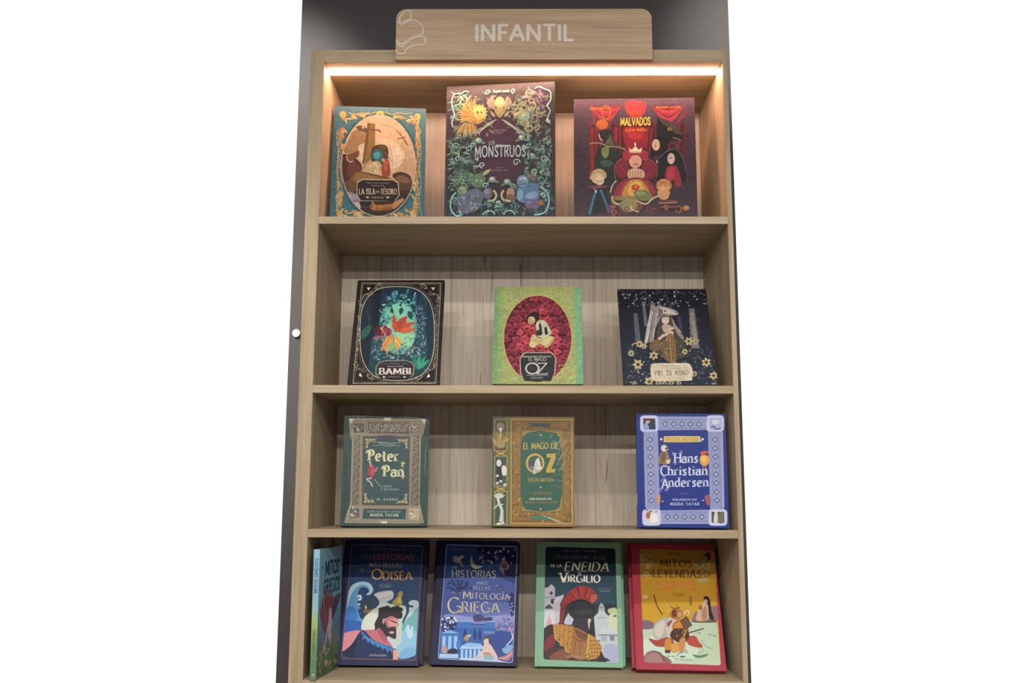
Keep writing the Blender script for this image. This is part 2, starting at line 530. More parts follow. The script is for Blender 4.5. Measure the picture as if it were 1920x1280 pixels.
    def grad(s, stops, x0, x1, y0, y1, n=10):
        """bands of changing ink between two heights (x range may be functions of height)"""
        for i in range(n):
            a, b = y0 + (y1 - y0) * i / n, y0 + (y1 - y0) * (i + 1) / n
            t = (i + .5) / n * (len(stops) - 1)
            j = min(int(t), len(stops) - 2)
            c0, c1 = lin(stops[j], s.g), lin(stops[j + 1], s.g)
            c = tuple(c0[z] + (c1[z] - c0[z]) * (t - j) for z in range(4))
            s.raw([[(x0, a), (x1, a), (x1, b), (x0, b)]], c, 0, False)
        s.k += 1

def inked(name, solids, col, pr, parent, bevel=0.0008, m=None):
    """a bevelled board (or several) of one ink colour with a Print lying on its front, as ONE mesh"""
    bm = box_bm(solids, bevel, 2)
    me = bpy.data.meshes.new(name)
    vs = [tuple(v.co) for v in bm.verts]
    bm.verts.index_update()
    fs = [[v.index for v in f.verts] for f in bm.faces]
    bm.free()
    cs = [col] * len(fs)
    if pr:
        k = len(vs)
        vs += pr.v
        fs += [[i + k for i in f] for f in pr.f]
        cs += pr.c
    me.from_pydata(vs, [], fs)
    at = me.color_attributes.new('ink', 'FLOAT_COLOR', 'CORNER')
    buf = []
    for p in me.polygons:
        buf += list(cs[p.index]) * p.loop_total
    at.data.foreach_set('color', buf)
    me.update()
    return obj(name, me, m or M_print, parent)

def make_book(label, loc, lean, yaw, roll, w, h, t, board, gain=1.0, sheet=None, crop=None, art=None, spine=None, group=None, hinge=0.008, wrap=False, painted=False):
    """hardback: front board with its print, back board, spine and page block; the front face is local y = 0"""
    root = empty('book', loc)
    root.rotation_euler = (Matrix.Rotation(R(yaw), 3, 'Z') @ Matrix.Rotation(R(-lean), 3, 'X') @ Matrix.Rotation(R(-roll), 3, 'Y')).to_euler()
    tag(root, label, 'book', group)
    c = lin(board, gain)
    cs = lin(spine or board, gain)
    pr = None
    if art:
        pr = Print(crop[0], crop[1], crop[2], sheet, w, h, gain)
        art(pr)
    inked('front_cover', [(-w / 2 + hinge + .003, w / 2, 0, .0026, 0, h)], c, pr, root, .0008, M_paint if painted else M_print)
    inked('back_cover', [(-w / 2 + .004, w / 2, t - .0026, t, 0, h)], c, None, root)
    inked('spine', [(-w / 2, -w / 2 + hinge, 0.0003, t - .0003, 0, h), (-w / 2 + .004, -w / 2 + hinge + .0045, .0016, .0028, 0.0005, h - .0005)], cs, None, root, 0.0011)
    box_obj('page_block', (-w / 2 + hinge, w / 2 - .004, .0028, t - .0028, .004, h - .004), M_paper, root, 0.0003, 1)
    if wrap:
        e = .0022
        bm = box_bm([(-w / 2 - .001, w / 2 + .0022, -e, t + .001, 0.0, h + .001)], .002, 2)
        me = bpy.data.meshes.new('shrink_wrap')
        bm.to_mesh(me); bm.free()
        wr = obj('shrink_wrap', me, M_wrap, root)
        rnd = random.Random(int(w * 1e5))
        for (x, z, L, ang, wd) in wrap:                    # folds a little off the film, whitish to carry painted glints
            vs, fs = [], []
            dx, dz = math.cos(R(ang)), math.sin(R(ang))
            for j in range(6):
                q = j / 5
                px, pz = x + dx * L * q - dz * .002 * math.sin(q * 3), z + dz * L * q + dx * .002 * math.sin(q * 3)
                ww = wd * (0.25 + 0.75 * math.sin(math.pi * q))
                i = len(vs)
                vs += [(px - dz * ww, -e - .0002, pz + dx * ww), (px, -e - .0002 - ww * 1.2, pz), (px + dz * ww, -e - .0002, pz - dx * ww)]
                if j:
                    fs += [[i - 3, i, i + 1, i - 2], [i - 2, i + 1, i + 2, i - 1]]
            me = bpy.data.meshes.new('film_crease_glint')
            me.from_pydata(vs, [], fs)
            obj('film_crease_glint', me, M_crease_glint, wr)
    return root
# ------------------------------------------------------------------ the room
D = 0.329
fl = box_obj('floor', (-1.6, 1.6, -4.6, 0.40, -0.05, 0.0), M_floor); tag(fl, kind='structure')
wl = box_obj('wall_back', (-0.645, 0.598, 0.3455, 0.40, 0.0, 3.2), M_wall); tag(wl, kind='structure')

# ------------------------------------------------------------------ bookcase
ZT, ZTT = 2.5699, 2.6031
SH = [(2.1511, 2.1698), (1.7358, 1.7545), (1.3985, 1.4172), (1.0617, 1.0804)]
bc = empty('bookcase', (0, 0, 0))
tag(bc, 'tall open oak bookcase with four book shelves and a lit top bay', 'bookcase')
box_obj('side_panel', (-0.5335, -0.5, 0.0, D, 0.0, ZTT + .001), M_vert, bc, .0008)
box_obj('side_panel', (0.5, 0.512, 0.0, D, 0.0, ZTT + .001), M_vert, bc, .0008)
box_obj('top_panel', [(-0.5, 0.5, 0.0006, 0.041, ZT, ZTT), (-0.5, 0.5, 0.069, D, ZT, ZTT), (-0.5, 0.5, 0.041, 0.069, ZT + .012, ZTT)], M_horz, bc, .0004)
for z0, z1 in SH:
    box_obj('shelf', (-0.5, 0.5, 0.0004, D, z0, z1), M_horz, bc, .0007)
box_obj('back_panel', (-0.5335, 0.512, D, D + .012, 0.0, ZTT), M_back, bc)
box_obj('base_panel', (-0.5, 0.5, 0.012, 0.03, 0.0, 1.0617), M_horz, bc, .0005)

# LED strip let into the underside of the top panel
ld = empty('led_strip', (0, 0.055, ZT))
tag(ld, 'bright warm white light strip set under the bookcase top', 'light strip')
box_obj('channel', [(-0.499, 0.499, -.0138, -.0118, .0005, .0118), (-0.499, 0.499, .0118, .0138, .0005, .0118), (-0.499, 0.499, -.0138, .0138, .0098, .0118)], M_alu, ld)
box_obj('diffuser', (-0.499, 0.499, -.0116, .0116, -.0045, .006), M_led, ld, .0006)

# sign board with rounded upper corners, pale printed word and leafy emblem
def sign():
    x0, x1, z0, z1, r = -0.3180, 0.3218, 2.5655, 2.7006, 0.0255
    root = empty('sign', (0, -0.0235, z0))
    tag(root, 'light oak sign reading INFANTIL on top of the bookcase', 'sign')
    out = [(x0, 0), (x1, 0)]
    out += [(x1 - r + r * math.cos(R(a)), z1 - z0 - r + r * math.sin(R(a))) for a in range(0, 91, 10)]
    out += [(x0 + r + r * math.cos(R(a)), z1 - z0 - r + r * math.sin(R(a))) for a in range(90, 181, 10)]
    bm = bmesh.new()
    fr = bm.faces.new([bm.verts.new((x, 0, z)) for x, z in out])
    ex = bmesh.ops.extrude_face_region(bm, geom=[fr])
    for g in ex['geom']:
        if isinstance(g, bmesh.types.BMVert): g.co.y += .0225
    bmesh.ops.recalc_face_normals(bm, faces=bm.faces[:])
    bmesh.ops.bevel(bm, geom=[e for e in bm.edges if abs(e.verts[0].co.y - e.verts[1].co.y) < 1e-6], offset=.0008, segments=1, affect='EDGES')
    me = bpy.data.meshes.new('sign_board'); bm.to_mesh(me); bm.free()
    obj('sign_board', me, M_sign, root)
    def relief(name, polys):
        vs, fs = [], []
        for n_, q in enumerate(polys):
            i = len(vs); k = len(q)
            if sum(q[j - 1][0] * q[j][1] - q[j][0] * q[j - 1][1] for j in range(k)) > 0: q = q[::-1]
            yo = -.0008 - .00003 * (n_ % 23)
            vs += [(x, yo, z) for x, z in q] + [(x, -.0001, z) for x, z in q]
            fs.append([i + j for j in range(k)])
            fs += [[i + j, i + k + j, i + k + (j + 1) % k, i + (j + 1) % k] for j in range(k)]
        me = bpy.data.meshes.new(name); me.from_pydata(vs, [], fs)
        return obj(name, me, M_letter, root)
    polys, wd = text_polys('INFANTIL', 18.5, 'flat', 13)
    k = (0.1254 + 0.1195) / wd
    relief('lettering', [[(-0.1195 + p[0] * k, 2.6158 - z0 + p[1] * .000405) for p in q] for q in polys])
    def em(pts, closed):
        pts = smooth(pts, closed, 4)
        if closed: pts = pts + [pts[0]]
        kx = 0.0013376 / 7.385
        return ribbon([(x0 + (x - 98) * kx, z1 - z0 - (y - 92) * kx) for x, y in pts], 17 * kx, 'flat', closed)
    relief('emblem', em([(265, 115), (297, 150), (305, 200), (295, 245), (240, 270), (200, 298), (158, 300), (145, 270), (152, 215), (195, 155)], True)
           + em([(107, 290), (150, 312), (180, 330), (230, 295), (290, 265), (350, 265), (410, 292), (460, 350), (475, 410), (465, 470), (400, 487), (300, 527), (230, 577), (178, 612), (105, 550)], False)
           + em([(105, 577), (175, 650), (230, 607), (310, 550), (390, 515), (470, 505), (505, 520), (490, 610), (400, 622), (310, 647), (250, 690), (215, 745), (140, 750), (101, 690)], False))
sign()

# glowing disc added on the wall for a bright spot of unknown source
sp_ = empty('added_glow_disc', (-0.6165, 0.3455, 1.936))
tag(sp_, 'small glowing round disc added on the grey wall left of the bookcase', 'light')
def disc(name, r0, r1, y0, y1, m):
    bm = bmesh.new()
    bmesh.ops.create_cone(bm, cap_ends=True, segments=24, radius1=r0, radius2=r1, depth=y1 - y0)
    bmesh.ops.rotate(bm, verts=bm.verts, matrix=Matrix.Rotation(R(-90), 3, 'X'))
    bmesh.ops.translate(bm, verts=bm.verts, vec=(0, (y0 + y1) / 2, 0))
    me = bpy.data.meshes.new(name); bm.to_mesh(me); bm.free()
    return obj(name, me, m, sp_)
disc('disc_rim', .0105, .0095, -.008, 0, M_alu)
_ml = bpy.data.materials.new('disc_glow'); _ml.use_nodes = True
_ml.node_tree.nodes['Principled BSDF'].inputs['Emission Color'].default_value = (1, .96, .9, 1)
_ml.node_tree.nodes['Principled BSDF'].inputs['Emission Strength'].default_value = 8
disc('lens', .0075, .0065, -.0095, -.0079, _ml)
sp_.location.x = -0.6245
# ------------------------------------------------------------------ artwork, upper shelf
def scrolls(s, seed, n, spot, cols, w=5, r=(14, 34)):
    rnd = random.Random(seed)
    for i in range(n):
        x, y = spot(rnd)
        s.curl(rnd.choice(cols), w, x, y, rnd.uniform(*r), rnd.uniform(0, 360), rnd.uniform(.7, 1.3), rnd.choice((-1, 1)))

def leafshape(s, l0, l1, w=.45):
    return lambda rnd, x, y: [s.leafp(x, y, rnd.uniform(l0, l1), rnd.uniform(l0, l1) * w, rnd.uniform(0, 6.28))]
def dotshape(s, r0, r1):
    def f(rnd, x, y):
        r = rnd.uniform(r0, r1)
        return [s.epts(x, y, r, r, 0, 7)]
    return f
def rect(x0, x1, y0, y1):
    return lambda rnd: (rnd.uniform(x0, x1), rnd.uniform(y0, y1))
def disk(cx, cy, rx, ry, inner=0.0):
    def f(rnd):
        a, r = rnd.uniform(0, 6.283), math.sqrt(rnd.uniform(inner * inner, 1))
        return (cx + rx * r * math.cos(a), cy + ry * r * math.sin(a))
    return f

def art_island(s):
    # sky and sails behind an oval window
    s.e('#c9a987', 556, 700, 392, 532, 0, 40)
    s.grad(['#cfa98a', '#d3b391', '#ccb08e', '#bd9c78'], 200, 930, 180, 760, 14)
    s.p('#d9c0a0', [(560, 430), (700, 440), (800, 520), (820, 640), (700, 780), (560, 790)], 5)
    s.p('#e0ccb0', [(680, 470), (770, 520), (800, 620), (740, 720), (690, 700)], 5)
    s.l('#b0926c', 5, [(650, 440), (690, 560), (700, 700), (670, 800)], 4)
    s.l('#a98c66', 4, [(760, 450), (830, 540), (830, 640), (760, 740)], 4)
    s.p('#a8855c', [(300, 330), (440, 330), (400, 480), (350, 540), (200, 570), (230, 450)], 3)
    for i in range(6):
        s.l('#8f6d48', 5, [(310 + i * 22, 335), (215 + i * 34, 560)])
    s.p('#d8c5a6', [(345, 500), (415, 480), (400, 690), (345, 660)], 3)
    # mast
    s.p('#8e6f3e', [(440, 250), (520, 260), (520, 480), (470, 640), (390, 690), (415, 470)], 0)
    s.p('#6d5230', [(440, 250), (468, 254), (440, 470), (395, 690), (385, 680), (412, 470)], 0)
    for y in (270, 300, 330, 360):
        s.l('#6a4e2c', 6, [(440, y), (520, y + 6)])
    s.p('#6b5345', [(320, 295), (370, 280), (450, 320), (440, 350), (360, 335)], 4)
    s.e('#e9dcc8', 392, 303, 10, 8)
    s.l('#7a4b33', 16, [(440, 310), (500, 325), (560, 330), (575, 352)], 4)
    s.l('#5f4a35', 4, [(560, 262), (740, 320), (830, 430), (865, 490)], 4)
    s.l('#5f4a35', 9, [(750, 415), (800, 412), (840, 395)], 3)
    s.l('#5f4a35', 7, [(740, 330), (800, 400), (860, 490)], 3)
    # crowd on the gun deck: a teal bundle, a red coat, pale ruffs
    s.p('#4d3a28', [(500, 500), (640, 490), (650, 640), (560, 700), (480, 640)], 4)
    s.p('#5d5138', [(560, 490), (620, 480), (640, 510), (590, 540)], 4)
    s.e('#2f6b70', 545, 590, 58, 62)
    s.e('#4fa0a6', 540, 592, 34, 40)
    s.e('#2c6a62', 560, 670, 30, 36)
    s.p('#9a4a34', [(600, 650), (660, 640), (675, 800), (590, 800)], 3)
    s.p('#b05a40', [(615, 660), (645, 655), (650, 740), (620, 750)], 3)
    s.e('#c79a72', 605, 640, 18, 20)
    s.p('#cdbb93', [(450, 700), (520, 650), (580, 680), (560, 790), (450, 770)], 4)
    s.scatter(26, 3, rect(455, 570, 680, 780), leafshape(s, 14, 34), ['#8d7a55', '#e0d3ae', '#6c5a3c', '#b7a273'])
    s.l('#8c7a5a', 9, [(478, 610), (380, 745)])
    s.l('#8c7a5a', 6, [(620, 560), (700, 660)])
    # side of the ship
    s.p('#4e2f2a', [(160, 620), (210, 580), (350, 650), (380, 740), (300, 850), (200, 960), (160, 850)], 4)
    s.p('#6b4036', [(260, 660), (350, 690), (370, 740), (260, 820), (220, 760)], 4)
    s.p('#7a4f38', [(220, 590), (300, 560), (350, 540), (345, 600), (260, 660), (215, 640)], 4)
    s.l('#d2bd94', 9, [(220, 600), (250, 660), (300, 650)], 4)
    s.p('#7d5c38', [(330, 755), (420, 770), (660, 820), (700, 900), (700, 1000), (240, 1000), (230, 870)], 0)
    s.p('#93703f', [(330, 765), (420, 780), (560, 830), (560, 860), (300, 850)], 0)
    s.l('#5b3f28', 9, [(330, 760), (480, 785), (690, 835)], 3)
    s.p('#55402c', [(700, 800), (780, 765), (880, 800), (905, 900), (860, 1040), (740, 1040), (760, 900)], 4)
    s.p('#7b5f40', [(720, 830), (790, 800), (870, 830), (880, 880), (760, 870)], 4)
    s.l('#3d2d20', 12, [(705, 820), (780, 775), (890, 830)], 3)
    s.p('#6a4f34', [(200, 860), (340, 880), (340, 1000), (220, 980)], 3)
    # sleeve, spyglass and hand in front
    s.p('#3a2b26', [(230, 980), (900, 960), (860, 1100), (700, 1230), (450, 1240), (300, 1130)], 4)
    s.p('#8f8296', [(215, 975), (300, 985), (385, 1040), (370, 1120), (330, 1160), (270, 1080)], 4)
    s.p('#a79bb0', [(220, 985), (290, 1000), (350, 1040), (280, 1060)], 4)
    s.p('#c4b8c4', [(290, 1100), (360, 1080), (365, 1160), (335, 1165)], 3)
    s.p('#8a5d2c', [(470, 1090), (560, 1110), (700, 1095), (720, 1150), (560, 1170), (480, 1160)], 3)
    s.p('#b07d3c', [(480, 1100), (560, 1118), (700, 1105), (700, 1122), (560, 1140)], 3)
    s.p('#b98a63', [(690, 1120), (720, 1080), (800, 1040), (820, 1060), (780, 1100), (720, 1150)], 4)
    s.e('#272328', 420, 1085, 66, 56)
    s.ring('#585056', 8, 420, 1085, 60, 50)
    s.e('#c9c2c6', 432, 1062, 11, 9)
    s.l('#c7a04e', 10, [(470, 1050), (500, 1090), (520, 1150), (490, 1140)], 4)
    s.l('#c7a04e', 8, [(560, 1108), (578, 1130), (574, 1160)], 4)
    # board frame
    s.frame('#44737e', [(60, 70), (1062, 100), (1040, 1330), (20, 1320)], 556, 700, 386, 526)
    s.ring('#2c5f70', 24, 556, 700, 402, 542)
    s.ring('#c9c09a', 8, 556, 700, 388, 528)
    # gold scrollwork in the corners and down the sides
    gold = ['#c9a25a', '#d8b877', '#c2964e', '#dcc48c']
    for cx, cy, col in ((185, 165, '#e59a45'), (960, 190, '#e59a45'), (150, 1200, '#d79a50'), (920, 1225, '#d7a860')):
        s.e(col, cx, cy, 34, 34)
        s.ring('#efc98a', 6, cx, cy, 24, 24)
    def corner(cx, cy, sx, sy, cols, seed):
        rnd = random.Random(seed)
        for i in range(34):
            t = rnd.random()
            u, v = (t * 240, rnd.uniform(0, 60) * (1 - t)) if i % 2 else (rnd.uniform(0, 50) * (1 - t), t * 330)
            s.raw([s.leafp(cx + sx * (u + 8), cy + sy * (v + 8), rnd.uniform(40, 80), rnd.uniform(14, 24), math.atan2(sy * (1 if i % 2 == 0 else .3), sx * (1 if i % 2 else .2)) + rnd.uniform(-.5, .5))], rnd.choice(cols), i % 8, False)
        s.k += 9
    hot = ['#dd9048', '#e3a95c', '#d68c4a', '#e8bd78']
    corner(165, 150, 1, 1, hot, 1); corner(985, 175, -1, 1, hot, 2)
    corner(125, 1225, 1, -1, gold, 3); corner(955, 1240, -1, -1, gold, 4)
    s.p('#e8a94e', [(530, 168), (540, 135), (572, 128), (604, 138), (615, 172), (572, 160)], 4)
    for k in (-1, 1):
        s.l('#cdb27a', 6, [(572 + k * 50, 140), (572 + k * 120, 165), (572 + k * 190, 150), (572 + k * 260, 160), (572 + k * 330, 150)], 4)
    rnd = random.Random(9)
    for side in (0, 1):
        for i in range(30):
            y = 330 + i * 29
            x = (150 - (y - 330) * .03) if side == 0 else (975 - (y - 330) * .02)
            s.curl(gold[i % 4], 6, x + rnd.uniform(-8, 8), y, 22, rnd.uniform(0, 360), 1.0, 1 if i % 2 else -1)
        x0 = 150 if side == 0 else 975
        for k in (-22, 16):
            s.l('#cdb98a', 5, [(x0 + k + 10 * math.sin(j * 1.7 + k), 320 + j * 90) for j in range(11)], 5)
    # lettered plaque
    s.p('#c7ba92', [(330, 870), (385, 840), (715, 845), (765, 875), (775, 1010), (730, 1070), (360, 1070), (325, 1010)], 0)
    s.p('#2b2429', [(338, 880), (392, 850), (708, 855), (755, 882), (765, 1005), (722, 1070), (370, 1064), (333, 1000)], 0)
    s.t('Robert Louis Stevenson', 435, 665, 886, 890, 15, '#8d7f72', 16, 'flat')
    s.t('Sébastien Perez', 480, 615, 916, 918, 15, '#8d7f72', 16, 'flat')
    s.t('LA ISLA', 352, 520, 1000, 1000, 58, '#e6d5ba', 17)
    s.t('DEL', 532, 570, 984, 984, 22, '#c9b595', 20)
    s.t('TÉSORO', 578, 745, 1000, 1000, 56, '#e6d5ba', 17)
    s.t('EDELVIVES', 485, 605, 1040, 1042, 14, '#b7a68a', 18, 'flat')
    for x in (440, 650):
        s.p('#d5c29c', [(x - 22, 1024), (x + 22, 1024), (x, 1046)], 0)

def art_monsters(s):
    s.grad(['#3c3a40', '#433a44', '#40323e', '#3a3239', '#2f3138', '#2c343c'], 90, 1024, 60, 1330, 20)
    s.e('#473142', 540, 660, 260, 290)
    s.e('#4a3245', 540, 700, 190, 200)
    def band(l, r, y0, y1):
        return lambda rnd: (rnd.uniform(*rnd.choice((l, r))), rnd.uniform(y0, y1))
    # thick foliage down both sides and along the bottom
    s.scatter(300, 11, band((115, 340), (770, 985), 480, 1190), leafshape(s, 30, 80, .35), ['#4b5f58', '#3f534f', '#5f7566', '#33474b', '#6d7f6a', '#46605f'])
    s.scatter(150, 12, band((130, 420), (660, 970), 860, 1200), leafshape(s, 26, 70, .4), ['#3f5560', '#526a70', '#5f7a70', '#2f434d', '#6f8570', '#48586a'])
    s.scatter(200, 13, band((140, 480), (620, 930), 160, 520), leafshape(s, 24, 70, .35), ['#68695a', '#55605a', '#7b7a63', '#4d4d4c', '#6c7c6e'])
    # pale green plume, golden mane with spread wing, top left
    s.scatter(46, 14, disk(210, 290, 90, 130), leafshape(s, 40, 90, .2), ['#6e9a86', '#7fb39a', '#5a8474', '#8bbda3'])
    s.p('#a78a52', [(250, 300), (330, 260), (420, 290), (420, 380), (360, 430), (260, 400)], 4)
    for i in range(13):
        a = 150 + i * 10
        s.leaf(['#b58d55', '#c39a5a', '#9d7647'][i % 3], 320, 350, 150, 26, a)
    for i in range(8):
        s.leaf(['#b3975c', '#8f7a50'][i % 2], 250 + i * 8, 410, 150, 22, 125 - i * 9)
    s.e('#c9b166', 365, 335, 50, 56)
    for i in range(9):
        s.leaf('#d8c67a', 365, 335, 84, 16, 200 + i * 25)
    s.e('#7d6a3e', 352, 330, 12, 14); s.e('#7d6a3e', 385, 330, 10, 12)
    # winged creature in the middle of the top
    s.p('#8b8272', [(430, 240), (480, 190), (505, 250), (500, 300), (460, 290)], 3)
    s.p('#8b8272', [(650, 235), (610, 190), (582, 250), (585, 300), (625, 290)], 3)
    s.p('#b3a878', [(510, 215), (545, 190), (580, 215), (590, 260), (545, 300), (500, 260)], 4)
    s.p('#8a865f', [(500, 300), (545, 290), (600, 300), (575, 350), (545, 375), (515, 350)], 4)
    s.e('#dcd5a4', 530, 245, 9, 11); s.e('#dcd5a4', 562, 245, 9, 11)
    for k in (-1, 1):
        s.leaf('#a09a74', 545 + k * 40, 370, 70, 24, 90 - k * 90 - k * 50)
    # tangled creature top right, mauve haze behind
    s.scatter(40, 15, disk(860, 240, 90, 110), leafshape(s, 30, 80, .3), ['#71607a', '#83708a', '#5d5368', '#7f7a86'])
    scrolls(s, 16, 26, disk(800, 330, 110, 170), ['#7f8a70', '#a0a17a', '#6b8077', '#8f8a66'], 11, (24, 52))
    s.e('#7fa292', 755, 360, 52, 40); s.e('#a3bda4', 745, 350, 26, 18)
    s.scatter(26, 17, disk(690, 290, 60, 70), leafshape(s, 30, 64, .3), ['#9aa27a', '#b2a873', '#7c8f78'])
    # wreath leaves around the lettering
    for k in (-1, 1):
        for i in range(7):
            s.leaf(['#7b8479', '#8f968a'][i % 2], 540 + k * (40 + i * 26), 405 + i * 20, 78, 22, 90 - k * (55 + i * 6))
        s.l('#b8beb2', 7, [(540 + k * 25, 395), (540 + k * 80, 420), (540 + k * 140, 470), (540 + k * 180, 520)], 4)
    for x, y in ((360, 575), (735, 550), (265, 745), (825, 710), (480, 915), (610, 935)):
        s.e('#7c978c', x, y, 30, 26); s.e('#b9c9b6', x - 6, y - 6, 15, 12)
        s.leaf('#6a8878', x + 10, y + 10, 60, 22, 20); s.leaf('#5c7a6e', x - 10, y + 10, 60, 22, 150)
    # horned head with snake hair, lower left
    s.p('#5f7a62', [(300, 900), (360, 860), (420, 900), (400, 970), (350, 990), (300, 960)], 4)
    s.leaf('#9fae7d', 390, 880, 100, 34, -35); s.leaf('#9fae7d', 320, 880, 110, 30, -160)
    s.e('#c8cf98', 345, 925, 8, 7); s.e('#c8cf98', 385, 925, 8, 7)
    scrolls(s, 18, 24, disk(230, 930, 80, 80), ['#5a8069', '#7ba083', '#41604f'], 10, (18, 40))
    s.e('#8e9a76', 218, 1015, 38, 42)
    s.p('#5e6a7c', [(180, 1060), (230, 1040), (300, 1000), (380, 1010), (400, 1080), (340, 1190), (190, 1200)], 4)
    s.scatter(30, 19, rect(190, 380, 1030, 1190), leafshape(s, 24, 60, .25), ['#7787a0', '#4b586b', '#96a3b0', '#5b6d76'])
    s.e('#6b6478', 440, 1035, 42, 50); s.e('#8b8496', 432, 1022, 22, 24)
    # blue ape on the right
    s.p('#56779a', [(700, 990), (760, 960), (860, 950), (890, 1030), (870, 1100), (760, 1120), (700, 1090)], 4)
    s.e('#6e8cae', 745, 930, 50, 52); s.e('#9fb6c6', 748, 915, 32, 22)
    for i in range(3): s.l('#3b526e', 6, [(718, 925 + i * 16), (776, 922 + i * 16)])
    s.p('#7ba0c0', [(700, 1020), (735, 1000), (750, 1060), (720, 1100), (695, 1080)], 4)
    s.p('#7ba0c0', [(770, 1050), (840, 1020), (880, 1040), (850, 1085), (780, 1080)], 4)
    s.e('#77606a', 835, 890, 32, 40); s.e('#a98a72', 640, 1035, 36, 46); s.e('#6f5a4c', 640, 1080, 44, 36)
    s.e('#6a5a84', 830, 1130, 70, 44); s.e('#8a7aa4', 800, 1118, 24, 18)
    s.e('#9b6a44', 905, 1120, 24, 24)
    # cream horns and a little skull at the bottom
    s.l('#b7b68a', 18, [(490, 1010), (515, 1050), (495, 1095), (440, 1105)], 4)
    s.l('#b7b68a', 18, [(580, 1010), (560, 1050), (580, 1095), (640, 1105)], 4)
    s.e('#a9c7bf', 533, 1120, 22, 20); s.e('#2e3a40', 525, 1122, 5, 6); s.e('#2e3a40', 541, 1122, 5, 6)
    s.l('#a9c7bf', 8, [(500, 1160), (566, 1140)]); s.l('#a9c7bf', 8, [(500, 1140), (566, 1160)])
    s.scatter(60, 20, rect(330, 720, 1110, 1200), leafshape(s, 24, 60, .3), ['#4f7a80', '#6a9490', '#3a5a66', '#86a894'])
    # pods, buds and coiled stems filling the sides
    rnd = random.Random(23)
    for i in range(44):
        x = rnd.uniform(120, 330) if i % 2 else rnd.uniform(770, 980)
        y = rnd.uniform(520, 900)
        c = rnd.choice(['#6f9484', '#86a58c', '#54786c', '#7f8f74', '#6a8a94'])
        s.raw([s.epts(x, y, rnd.uniform(10, 20), rnd.uniform(8, 18), rnd.uniform(0, 3), 10)], c)
        s.raw([s.leafp(x, y, rnd.uniform(40, 70), rnd.uniform(12, 22), rnd.uniform(0, 6.28))], rnd.choice(['#3f5c54', '#8aa890', '#4d6f66']))
    # white tendrils in the four corners and along the sides
    tw = ['#a9d2c8', '#8fc4c0', '#c3ded0']
    s.l(tw[0], 10, [(278, 155), (240, 150), (205, 170), (150, 175), (128, 230), (135, 300), (150, 350), (128, 420), (140, 465)], 5)
    s.l(tw[0], 9, [(850, 125), (890, 110), (940, 130), (985, 150), (990, 220), (960, 270), (985, 320), (960, 390), (985, 430)], 5)
    s.l('#8fd0d8', 12, [(165, 1030), (125, 1080), (118, 1170), (160, 1230), (210, 1225), (190, 1190)], 5)
    s.l('#8fd0d8', 12, [(905, 985), (960, 1030), (975, 1110), (950, 1190), (900, 1220), (850, 1225)], 5)
    for x, y, r, d in ((440, 160, 24, 0), (665, 145, 22, 90), (310, 620, 26, 0), (790, 620, 28, 180), (395, 790, 28, 90), (690, 770, 34, 0), (420, 970, 26, 0), (655, 975, 24, 180), (840, 850, 30, 90), (280, 640, 30, 200), (930, 740, 34, 20), (965, 400, 20, 0), (180, 740, 30, 40), (160, 630, 34, 0), (970, 600, 20, 0), (920, 1050, 24, 90)):
        s.curl(tw[int(x) % 3], 7, x, y, r, d, 1.15, 1 if x % 2 else -1)
    s.l('#9fd0d0', 10, [(400, 1225), (440, 1190), (490, 1200), (500, 1225)], 4)
    s.l('#9fd0d0', 10, [(580, 1225), (600, 1195), (650, 1190), (680, 1225)], 4)
    scrolls(s, 21, 24, lambda r: (r.choice((r.uniform(120, 260), r.uniform(860, 980))), r.uniform(540, 1180)), ['#79a8a4', '#5d8a8c', '#93b8a8'], 6, (16, 36))
    s.scatter(40, 22, lambda r: (r.choice((r.uniform(110, 150), r.uniform(950, 990))), r.uniform(560, 1000)), leafshape(s, 30, 60, .25), ['#6d8f7c', '#527266', '#88a68c'])
    # lettering
    s.t('Benjamin Lacombe', 490, 632, 160, 156, 26, '#b9b8ae', 18, 'flat')
    s.t('SÉBASTIEN', 488, 600, 500, 496, 16, '#8d8089', 14, 'flat')
    s.t('PEREZ', 512, 576, 522, 520, 15, '#8d8089', 14, 'flat')
    s.t('LOS', 452, 502, 618, 614, 32, '#aebfc0', 18)
    s.t('MONSTRUOS', 330, 770, 722, 715, 92, '#a9bcc2', 17, 'flat', 16)
    s.l('#a9bcc2', 14, [(334, 735), (350, 748), (356, 720)], 4)
    s.l('#a9bcc2', 13, [(535, 632), (520, 620), (545, 622), (640, 624)], 4)
    s.l('#a9bcc2', 12, [(770, 645), (752, 652)], 0)
    s.t('ÉTAPE', 515, 572, 824, 822, 14, '#8d8089', 14, 'flat')
    s.t('MONSTRUARIO', 470, 615, 848, 846, 14, '#8d8089', 14, 'flat')
    s.t('EDELVIVES', 505, 585, 1192, 1191, 10, '#9aa8a8', 18, 'flat')

